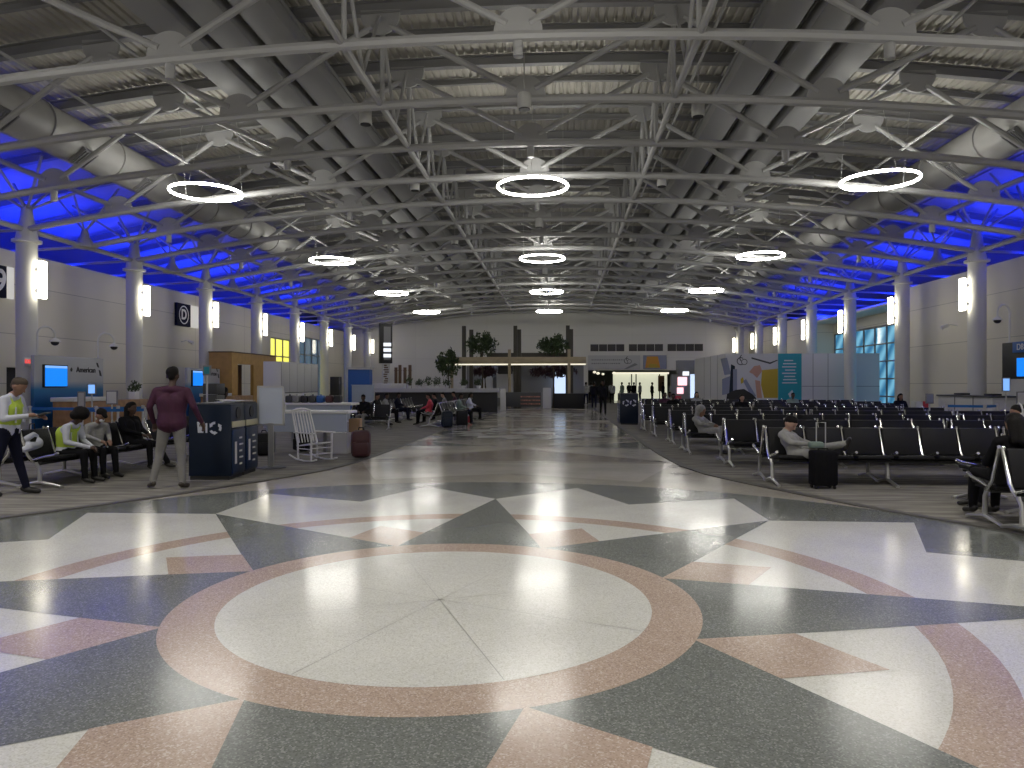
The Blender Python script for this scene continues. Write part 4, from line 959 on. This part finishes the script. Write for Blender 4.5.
# stanchions with blue belts
def stanchion_line(pts, label):
    for i, p in enumerate(pts):
        t = thing('stanchion', label+', '+ORD[i]+' post', 'stanchion', (p[0], p[1], .012), 0, 'belt posts of the ticket queues')
        q = MB(); q.lathe([(.17, 0), (.17, .02), (.04, .04), (.032, .06), (.032, .95), (.045, .96), (.045, 1.02), (.03, 1.03)], n=14); q.build('post', M['alu'], t)
        if i < len(pts)-1:
            d = Vector((pts[i+1][0]-p[0], pts[i+1][1]-p[1], 0)); n_ = Vector((-d.y, d.x, 0)).normalized()*.003; s_ = d.normalized()*.046
            q = MB(); q.add([s_+n_+Vector((0,0,.93)), d-s_+n_+Vector((0,0,.93)), d-s_+n_+Vector((0,0,1.0)), s_+n_+Vector((0,0,1.0)), s_-n_+Vector((0,0,.93)), d-s_-n_+Vector((0,0,.93)), d-s_-n_+Vector((0,0,1.0)), s_-n_+Vector((0,0,1.0))], [(0,1,2,3), (7,6,5,4), (0,4,5,1), (3,2,6,7), (0,3,7,4), (1,5,6,2)]); q.build('belt', M['belt'], t)
stanchion_line([F(30, 18.3), F(79, 18.0), F(96, 18.3), F(118, 18.6), F(143, 18.9)], 'silver queue post with blue belt before the nearer left podium')
stanchion_line([F(82, 17.2), F(97, 17.0), F(146, 17.4)], 'silver queue post with blue belt in the front queue line at left')
stanchion_line([F(946, 20.5), F(985, 20.0), F(997, 20.4)], 'silver queue post with blue belt before the right gate desk')
def sign_frame(px, zc, y0p, y1p, wpx, label, m='offw', pole=True):
    x, y = F(px, zc); z0, z1 = Z(y1p, zc), Z(y0p, zc); w = wpx*zc/FPX
    t = thing('sign_stand', label, 'sign', (x, y, .012)); q = MB(); q.lathe([(.16, 0), (.16, .02), (.02, .04), (.02, z0)], n=12); q.build('post', M['alu'], t)
    q = MB(); q.box(-w/2, -.015, z0, w/2, .015, z1, b=.006); q.build('frame', M['mgrey'], t)
    q = MB(); q.box(-w/2+.03, -.02, z0+.03, w/2-.03, -.012, z1-.03); q.build('sheet', M[m], t)
sign_frame(81.5, 17.6, 392, 409, 8, 'small framed sheet on a post, left one before the nearer podium', 'lgrey')
sign_frame(112, 17.8, 391, 405, 12, 'framed white notice on a post, right one before the nearer podium')
sign_frame(92, 18.6, 384, 395, 9, 'small blue lit screen on a post before the nearer podium', 'scr_sky')
sign_frame(207, 14.6, 366, 376, 8.5, 'small teal sign on a tall thin white post behind the bins', 'teal')
sign_frame(161, 18.4, 388, 403, 5, 'slim pale notice stand left of the person in maroon')
sign_frame(929.5, 21.5, 394, 404, 8, 'small grey notice beside the right queue belt', 'mgr')
sign_frame(1006, 21, 378, 392, 8, 'small blue sign on a post by the right podium', 'scr_sky')
sign_frame(1021, 20.0, 392, 406, 9, 'framed white notice on a post at the right edge')
x, y = F(214, 16.2); q = MB(); q.box(-.16, -.2, 0, .16, .2, 1.35, b=.02); q.box(-.12, -.21, .7, .12, -.2, 1.2); q.box(-.16, -.2, 1.36, .16, .2, 1.6, b=.01); o = q.build('info_kiosk', M['dgrey']); o.location = (x, y, .012); tag(o, 'dark grey upright kiosk behind the navy bins', 'kiosk')
# exit signs, wall number signs
def exit_sign(loc, rz, label):
    t = thing('exit_sign', label, 'sign', loc, rz); q = MB(); q.box(-.03, -.17, -.12, .03, .17, .12, b=.01); q.build('sign_box', M['offw'], t)
    text('exit_lettering', 'EXIT', .15, M['red_e'], t, (.035, 0, 0), (pi/2, 0, pi/2), bold=.010)
exit_sign((-17.74, 23.0, 2.55), 0, 'red EXIT sign over the dark opening in the left wall'); exit_sign((-15.66, 20.35, 2.26), 0, 'red EXIT sign on the nearest left column')
def letter_sign(y0, y1, z0, z1, s, label, ring=False):
    t = thing('wall_sign', label, 'sign', (WL+.002, y0, z0)); L = y1-y0; h = z1-z0
    q = MB(); q.box(0, 0, 0, .12, L*.62, h); q.build('dark_panel', M['matnavy'], t); q = MB(); q.box(0, L*.62, 0, .12, L, h); q.build('lit_panel', M['sign_lit'], t)
    text('sign_letter', s, h*(.62 if ring else .95), M['white'], t, (.125, L*.31, h*.5), (pi/2, 0, pi/2), bold=.02)
    if ring:
        q = MB(); n = 32; 
        for i in range(n):
            a, b = 2*pi*i/n, 2*pi*(i+1)/n; c1, c2 = L*.31, h*.5
            q.prism([(c1+r*cos(u), c2+r*sin(u)) for r, u in ((h*.36, a), (h*.41, a), (h*.41, b), (h*.36, b))], 'x', .12, .128)
        q.build('sign_ring', M['white'], t)
def wz(px): return 17.75*722/(559-px)-1.1
letter_sign(wz(-7), wz(13), 4.35, 5.37, '9', 'dark wall sign with a large white 9 at the upper left edge')
letter_sign(wz(176.5), wz(198), 4.33, 5.39, 'D', 'dark wall sign with a ringed white D, between the second and third left columns', True)

# ================================================================== left side: kiosk, lockers, blue unit
t = thing('wood_kiosk', 'tall yellow-brown wooden kiosk with a dark doorway by the left wall', 'kiosk', (-14.6, 31.4, .012))
q = MB(); q.box(-1.05, 0, 0, 0, .15, 3.0); q.box(-.15, .15, 0, 0, .6, 3.0); q.box(-.15, .6, 2.5, 0, 2.3, 3.0); q.box(-.15, 2.3, 0, 0, 5.0, 3.0); q.box(-1.05, .15, 2.8, -.15, 5.0, 3.0); q.build('kiosk_wall', M['wood2'], t)
q = MB(); q.box(-.7, .5, 0, -.62, 2.4, 2.5); q.build('doorway', M['wood_d'], t)
q = MB(); q.box(-1.07, -.03, 3.0, .04, 5.03, 3.05); q.build('roof_edge', M['wood_d'], t)
x, y = F(281, 26.0)
t = thing('locker_unit', 'pale grey locker block with a grid of doors behind the poster stand', 'locker', (x, y, .012))
q = MB(); q.box(-.66, 0, 0, 0, 4.0, 2.4, b=.01); q.build('carcass', M['whitep'], t)
for i in range(5):
    for j, (a, b) in enumerate(((.08, 1.25), (1.28, 2.34))): q = MB(); q.box(0, .04+i*.78, a, .012, .04+i*.78+.75, b, b=.003); q.build('locker_door', M['offw'], t)
q = MB()
for i in range(6): q.box(-.001, .02+i*.78, .06, .006, .04+i*.78, 2.36)
q.box(-.001, .02, 1.25, .006, 3.95, 1.28); q.build('locker_gap', M['dgrey'], t)
x, y = F(348, 33.0)
t = thing('blue_booth', 'dark blue booth with grey frame left of the long planter counter', 'booth', (x, y, .012))
q = MB(); q.box(0, 0, 0, 1.0, .5, 2.25); q.build('booth_body', M['blue'], t); q = MB(); q.box(-.08, -.05, 0, 0, .55, 2.3); q.box(-.08, -.05, 2.25, 1.08, .55, 2.35); q.build('booth_frame', M['lgrey'], t)
x, y = F(336, 31.0); q = MB(); q.box(-.2, -.2, 0, .2, .2, 1.9, b=.02); q.box(-.12, -.21, 1.2, .12, -.2, 1.6); o = q.build('charging_totem', M['black']); o.location = (x, y, .012); tag(o, 'black upright totem left of the dark blue booth', 'totem')
x, y = F(363, 30.0); q = MB(); q.box(-.42, -.2, 0, .42, .2, 1.53, b=.02); q.box(-.44, -.22, 1.53, .44, .22, 1.56); o = q.build('pale_cabinet', mat('pale_blue_cab', (.36, .42, .50), .4)); o.location = (x, y, .012); tag(o, 'pale blue-grey cabinet in front of the dark blue booth', 'cabinet')
# long planter counter
(x0, y0), (x1, _) = F(368, 40.0), F(498, 40.0)
t = thing('planter_counter', 'long grey counter wall across the left seating with plants on it', 'counter', (x0, 40.2, .012)); w_ = x1-x0
q = MB(); q.box(0, 0, 1.12, w_, .8, 1.34, b=.01); q.build('counter_top', M['lgrey'], t); q = MB(); q.box(.1, .3, 0, w_-.1, .7, 1.12); q.build('counter_base', M['black'], t)
q = MB(); q.box(0, 0, 1.34, 1.8, .8, 1.62, b=.01); q.build('raised_end', M['offw'], t)
def leaf_mass(mb, c, r, n, size, mi=0):
    for _ in range(n):
        d = Vector((random.gauss(0, 1), random.gauss(0, 1), random.gauss(0, 1))).normalized()*random.uniform(.35, 1)
        p = Vector((c[0]+d.x*r[0], c[1]+d.y*r[1], c[2]+d.z*r[2])); m_ = Euler((random.uniform(0, 6), random.uniform(0, 6), random.uniform(0, 6))).to_matrix(); s = size*random.uniform(.6, 1.3)
        mb.add([p+m_ @ Vector(v) for v in ((-s, 0, 0), (0, -s*.4, .1*s), (s, 0, 0), (0, s*.4, .1*s))], [(0, 1, 2, 3)], mi)
for i, px in enumerate((408, 418, 427, 436, 446, 463, 478)):
    X, Y = F(px, 40.4); t = thing('potted_plant', 'small dark bushy plant on the long grey counter, '+ORD[i]+' from the left', 'plant', (X, Y+.3, 1.352), 0, 'plants on the long counter')
    q = MB(); q.lathe([(.10, 0), (.13, .16)], n=12); q.build('pot', M['offw'], t); h = random.uniform(.2, .4)
    q = MB(); leaf_mass(q, (0, 0, .2+h*.6), (.26, .24, h), 110, .07); q.build('foliage', M['leaf'], t)
for i, px in enumerate((396, 400, 405, 410)):
    X, Y = F(px, 44); q = MB(); q.box(-.09, -.05, 0, .09, .05, 2.6+.15*(i % 2), b=.01); q.box(-.11, -.06, 2.4, .11, .06, 2.44); o = q.build('timber_slat', M['wood_d']); o.location = (X, Y, .012); tag(o, 'upright brown timber slat right of the tall black sign, '+ORD[i]+' from the left', 'slat', 'timber slats behind the counter')
X, Y = F(385.5, 42.5)
t = thing('sign_tower', 'tall black sign tower with lit white panels over the left counter', 'sign', (X, Y, .012), radians(20))
q = MB(); q.box(-.38, -.2, 2.8, .38, .2, 5.15, b=.02); q.build('sign_frame', M['black'], t); q = MB(); q.box(-.12, -.215, 3.0, .28, -.2, 4.95); q.build('dark_screen', M['mgrey'], t)
for zz in (3.15, 3.48, 3.8): q = MB(); q.box(-.14, -.225, zz, .3, -.21, zz+.2); q.build('lit_panel', M['scr_white'], t)
q = MB(); q.box(-.2, -.12, 0, .25, .12, 2.8, b=.01); q.build('lower_panel', M['lgrey'], t)
q = MB(); 
for i in range(9): q.box(-.15+random.uniform(0, .1), -.128, 1.6+i*.13, .05+random.uniform(0, .15), -.12, 1.68+i*.13)
q.build('printed_marks', M['wood_d'], t)

# ================================================================== centre bar pergola
ZK = 48.0
YK = F(510, ZK)[1]
def KX(px): a = F(px, 1); return a[0]/a[1]*YK
t = thing('pergola_bar', 'open wooden pergola bar with a lit tan fascia in the middle distance', 'kiosk', (0, YK, 0))
xa, xb = KX(441), KX(586)
q = MB(); q.box(xa, 0, 2.95, xb, .12, 3.4, b=.01); q.box(xa, 5.0, 2.95, xb, 5.12, 3.4); q.box(xa, .12, 2.95, xa+.12, 5, 3.4); q.box(xb-.12, .12, 2.95, xb, 5, 3.4); q.build('fascia', M['tan'], t)
q = MB(); q.box(xa+.02, .02, 2.86, xb-.02, .10, 2.95); q.build('light_strip', M['warm_e'], t)
q = MB(); q.box(KX(485), 1.2, 3.4, KX(571), 1.4, 3.72); q.box(KX(485), 3.2, 3.4, KX(571), 3.4, 3.72); q.build('roof_beam', M['bronze'], t)
for px in (462, 469.5, 514.5, 518.5, 568, 571.5):
    hgt = 5.55; q = MB(); q.box(KX(px)-.13, .9, 0, KX(px)+.13, 1.15, hgt-(.25 if px in (469.5, 518.5, 571.5) else 0), b=.01); q.build('dark_post', M['bronze'], t)
for px in (452, 509.5, 569): q = MB(); q.box(KX(px)-.10, -.05, 0, KX(px)+.10, .0, 3.9 if px != 452 else 3.3, b=.005); q.build('pale_post', M['tan'], t)
q = MB(); q.box(KX(505), -.3, .1, KX(541), .5, 1.05, b=.01); q.build('dark_counter', M['dgrey'], t)
q = MB(); q.box(KX(554), -.3, .0, KX(584), .5, .98, b=.01); q.build('dark_counter', M['blackp'], t)
q = MB()
for zz in (.25, .48, .72):
    for i in range(12): q.box(KX(521)+i*.11, -.36, zz, KX(521)+i*.11+.08, -.301, zz+.09)
q.build('goods', mat('packaged_goods', (.35, .16, .12), .5, noise=.8, nscale=12), t)
q = MB(); q.box(KX(543), -.35, 0, KX(551), -.28, 1.35, b=.005); q.build('menu_board', M['lgrey'], t)
q = MB(); q.box(KX(458), 4.5, 0, KX(586), 4.6, 2.95); q.build('back_wall', M['mgrey'], t)
q = MB(); q.box(KX(553), 3.8, .9, KX(566), 3.9, 2.6); q.build('lit_cooler', M['cool_e'], t)
q = MB(); q.box(KX(491), 4.3, .6, KX(510), 4.4, 2.5); q.box(KX(475), 4.3, .8, KX(487), 4.4, 2.2); q.build('pale_cabinet', M['whitep'], t)
q = MB()
for a, b in ((470, 476), (477.5, 482), (483.5, 488)): q.box(KX(a), 4.1, 2.35, KX(b), 4.2, 2.7)
q.build('menu_screen', M['cool_e'], t)
q = MB(); q.box(KX(495), 2.5, 2.3, KX(510), 2.7, 2.85); q.build('bulkhead', M['black'], t)
for i, (px, m, zc, zr, lb) in enumerate([(449, 'leaf', 2.9, .95, 'leafy tree at the left end of the pergola bar'), (481, 'leaf', 4.2, .85, 'leafy treetop above the left half of the pergola bar'), (553, 'leaf', 4.15, .7, 'leafy treetop above the right half of the pergola bar'), (553, 'leaf_p', 2.45, .45, 'dark purple-leaved tree inside the pergola bar'), (482, 'leaf_p', 2.45, .35, 'dark leafy tree inside the left half of the bar')]):
    t = thing('indoor_tree', lb, 'tree', (KX(px), YK+(.55 if i < 3 else 1.9)-(.9 if i == 0 else 0), 0))
    q = MB(); q.path([(0, 0, 0), (.05, .02, zc*.5), (-.03, 0, zc)], [.07, .05, .02], 8)
    for a in range(6): q.path([(0, 0, zc*.8), (cos(a)*.4, sin(a)*.3, zc+.2*sin(a*2))], [.025, .01], 5)
    q.build('trunk', M['bark'], t)
    rx = {0: .75, 1: 1.0, 2: 1.0, 3: 1.5, 4: .9}[i]
    q = MB(); leaf_mass(q, (0, 0, zc), (rx*1.15, .6, zr), 640, .13); leaf_mass(q, (rx*.3, 0, zc+zr*.5), (rx*.45, .4, zr*.75), 200, .12); leaf_mass(q, (-rx*.6, 0, zc+zr*.1), (rx*.5, .4, zr*.6), 160, .12); q.build('foliage', M[m], t)
X, Y = F(503, 43.5); q = MB(); q.box(-.16, -.1, 0, .16, .1, 1.28, b=.01); q.box(-.1, -.11, .3, .1, -.1, 1.1); o = q.build('white_pillar', M['offw']); o.location = (X, Y, 0); tag(o, 'short white pillar at the right end of the long counter', 'pillar')

# ================================================================== far wall details
k = 0
for g, (a, b) in enumerate(((590, 624), (628, 662), (666, 701))):
    for i in range(4):
        x0, x1 = F(a+(b-a)*i/4+.3, YF)[0], F(a+(b-a)*(i+1)/4-.3, YF)[0]
        t = thing('wall_louvre', 'dark wall louvre, '+ORD[i]+' in the '+['left', 'middle', 'right'][g]+' group of four', 'vent', (x0, YF-.03, 4.35), 0, 'louvres of the far wall')
        q = MB(); q.box(0, -.02, 0, x1-x0, .03, .58); q.build('louvre_panel', M['brick'], t); q = MB()
        for j in range(5): q.box(.02, -.04, .06+j*.11, x1-x0-.02, -.02, .09+j*.11)
        q.build('slat', M['dgrey'], t); k += 1
x0, x1 = F(588, 60.5)[0], F(640, 60.5)[0]
t = thing('shop_banner', 'long pale banner with faint lettering over the far opening', 'banner', (x0, YF-.1, 2.85)); q = MB(); q.box(0, -.03, 0, x1-x0, .05, 1.15); q.build('banner_board', M['lgrey'], t)
q = MB(); L_ = x1-x0
for r_, zz in enumerate((.72, .42)):
    xx = .3
    while xx < 2.9-.3*r_: w_ = random.uniform(.06, .16); q.box(xx, -.04, zz, xx+w_, -.03, zz+.1); xx += w_+.06
q.build('banner_lettering', M['mgrey'], t)
def swirl(mb, cx, cz, r, y, ax='y'):
    for (ox, oz, rr, a0, a1) in ((-.35, 0, .8, 50, 300), (.35, -.15, .62, 0, 360), (.2, .6, .8, 120, 230)):
        for i in range(14):
            u, v = radians(a0+(a1-a0)*i/14), radians(a0+(a1-a0)*(i+1)/14)
            mb.prism([(cx+r*(ox+q_*rr*cos(w)), cz+r*(oz+q_*rr*sin(w))) for q_, w in ((.78, u), (1, u), (1, v), (.78, v))], 'y', y-.008, y)
q = MB(); swirl(q, F(628, 60.5)[0]-x0, .68, .30, -.032); q.build('round_logo', M['dgrey'], t)
q = MB(); q.prism([(3.0, .02), (3.9, .5), (4.15, .36), (3.3, .02)], 'y', -.04, -.03); q.build('printed_shape', M['mgrey'], t)
x0, x1 = F(643, 60.5)[0], F(666, 60.5)[0]
t = thing('shop_poster', 'orange and yellow picture panel right of the pale banner', 'poster', (x0, YF-.1, 2.85)); q = MB(); q.box(0, -.03, 0, x1-x0, .05, 1.15); q.build('poster_board', M['mgr'], t)
q = MB(); q.prism([(.15, .1), (1.4, .1), (1.2, 1.05), (.3, 1.05)], 'y', -.045, -.03); q.build('orange_shape', M['orng'], t); q = MB(); q.prism([(.4, .1), (1.3, .1), (1.1, .4), (.5, .45)], 'y', -.055, -.045); q.build('golden_shape', M['gold'], t)
# lit shop inside the opening
x0, x1 = F(616, 66)[0], F(668, 66)[0]
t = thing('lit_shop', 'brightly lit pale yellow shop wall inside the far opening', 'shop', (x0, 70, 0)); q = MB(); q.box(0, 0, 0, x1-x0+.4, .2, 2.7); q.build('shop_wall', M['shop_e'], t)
q = MB()
for a in (.36, .45, .92): q = MB(); q.box((x1-x0)*a, -.06, 0, (x1-x0)*a+.1, 0, 2.7); q.build('shop_upright', M['dgrey'], t)
q = MB(); q.box(0, -.5, 2.55, x1-x0+.5, -.3, 2.72); q.build('shop_canopy', M['warm_e'], t)
q = MB(); q.box((x1-x0)*.9, -.1, .9, (x1-x0)*.9+.6, -.06, 2.4); q.build('dark_display', M['wood_d'], t)
for i, (px, zc, zz) in enumerate([(594.5, 70, 2.75), (598, 64, 2.55), (614, 66, 2.6), (603, 80, 2.7)]):
    X, Y = F(px, zc); t = thing('corridor_lamp', 'round glowing lamp in the far corridor, '+ORD[i]+' of four', 'light', (X, Y, zz), 0, 'lamps of the far corridor'); q = MB(); q.ell((0, 0, 0), (.16, .16, .12)); q.build('lamp_globe', M['warm_e'], t); q = MB(); q.tube((0, 0, .1), (0, 0, 2.95-zz), .015); q.build('lamp_stem', M['dgrey'], t)
# souvenir stand with pink lit signs
X, Y = F(684, 52)
t = thing('shop_display', 'grey shop front with glowing pink and white signs left of the white partition', 'shop', (X, Y, .0)); q = MB(); q.box(-.9, 0, 0, 1.0, .5, 2.3, b=.01); q.box(-.5, -.3, 2.3, 1.0, .5, 3.3, b=.01); q.build('display_body', M['mgrey'], t)
for a, b, c, d_, m in ((-.45, 1.5, .2, 2.1, 'neon'), (-.5, .9, -.05, 1.35, 'neon'), (-.15, 2.2, .3, 2.5, 'scr_white'), (.45, .6, .75, 2.4, 'cool_e'), (-.7, .4, -.2, .75, 'redc')):
    q = MB(); q.box(a, -.06-(.3 if b > 2.1 else 0), b, c, -.001-(.3 if b > 2.1 else 0), d_); q.build('lit_sign', M[m], t)

# ================================================================== white partition with mural, teal panel
ZP = 37.6; YP = F(780, ZP)[1]
def pxw(px):
    d = Vector((sin(0), 1, 0)); return F(px, 1)[0]/F(px, 1)[1]*YP
xa = pxw(725); xb = pxw(879.5); hp = Z(353.2, 37.2)
t = thing('partition_wall', 'white temporary partition wall with a colourful mural behind the right seating', 'partition', (0, YP, 0))
q = MB(); q.box(xa, 0, 0, xb, .15, hp); q.box(xa, .15, 0, xa+.15, 8.5, hp); q.build('partition_panel', M['whitep'], t)
q = MB()
for px in (813, 828, 845): q.box(pxw(px)-.015, -.01, 0, pxw(px)+.015, 0, hp)
q.box(pxw(802), -.008, hp*.46, xb, 0, hp*.46+.03)
for yy in (1.8, 3.6, 5.4): q.box(xa-.01, yy, 0, xa, yy+.04, hp)
q.build('panel_joint', M['mgrey'], t)
def zz_(py): return Z(py, 37.4)
def poly(nm, pts, m, dy=.012):
    q = MB(); q.prism([(pxw(a), zz_(b)) for a, b in pts], 'y', -dy, 0); q.build(nm, M[m], t)
poly('teal_panel', [(778, 353.4), (801.5, 353.4), (801.5, 401), (778, 401)], 'teal', .02)
q = MB()
for i, (a, b) in enumerate(((784, 793), (783, 796), (782, 796), (785, 795), (782, 796), (784, 795), (783, 796), (782, 797))):
    zz = zz_(361+i*3.2); q.box(pxw(a), -.026, zz, pxw(b), -.02, zz+.06)
q.build('teal_lettering', M['whitec'], t)
poly('teal_mark', [(788, 394), (792, 390), (793, 392), (790, 398)], 'whitec', .028)
poly('mural_tower', [(720.5, 358.5), (727, 357.5), (731, 374), (724.5, 375)], 'mgr', .014)
poly('mural_tower', [(731, 364), (735, 366), (733, 394), (729, 394)], 'navy', .016)
poly('mural_tower', [(722, 379), (730, 376), (730, 394), (722, 395)], 'mgr', .015)
poly('mural_bar', [(733, 369), (737, 369), (737, 394), (733, 394)], 'mgr', .018)
poly('mural_beam', [(751.5, 357), (770, 362.2), (777.5, 359.5), (777.5, 360.5), (770, 364), (751.5, 358.6)], 'dgrey', .014)
poly('mural_peach', [(749, 372), (754, 366), (760, 365), (762, 371), (757, 378), (753, 374)], 'mpink', .014)
poly('mural_gold', [(762, 370), (777.8, 368.5), (777.8, 398), (764, 398), (761, 385)], 'gold', .014)
poly('mural_slash', [(743, 381), (746, 379), (756, 396), (752, 398)], 'mgr', .015)
poly('mural_spot', [(740.5, 379), (743, 377), (744, 382), (741, 384)], 'gold', .014)
poly('mural_shrub', [(727, 394), (735, 390), (744, 389), (752, 394), (756, 398), (756, 401), (726, 401)], 'black', .02)
poly('mural_legs', [(755, 380), (760, 381), (762, 398), (757, 398)], 'mpink', .012)
q = MB(); swirl(q, pxw(742.5), zz_(361), .26, -.001); q.build('round_logo', M['dgrey'], t)
x, y = F(913, 27.0)
t = thing('paper_bin', 'white pedestal with a dark red top panel beyond the right benches', 'pedestal', (x, y-.3, .012)); q = MB(); q.box(-.14, -.15, 0, .14, .15, .95, b=.01); q.build('pedestal', M['offw'], t); q = MB(); q.box(.18, -.1, .5, .36, .1, .95); q.build('red_panel', M['redc'], t)
# plant in white pot on the left counter
x, y = F(142, 19.6)
t = thing('potted_plant', 'dark leafy plant in a white square pot on the left ticket counter', 'plant', (-14.2, 23.3, 1.093)); q = MB(); q.box(-.12, -.12, 0, .12, .12, .25, b=.01); q.build('pot', M['white'], t); q = MB(); leaf_mass(q, (0, 0, .42), (.2, .2, .22), 90, .07); q.build('foliage', M['leaf'], t)
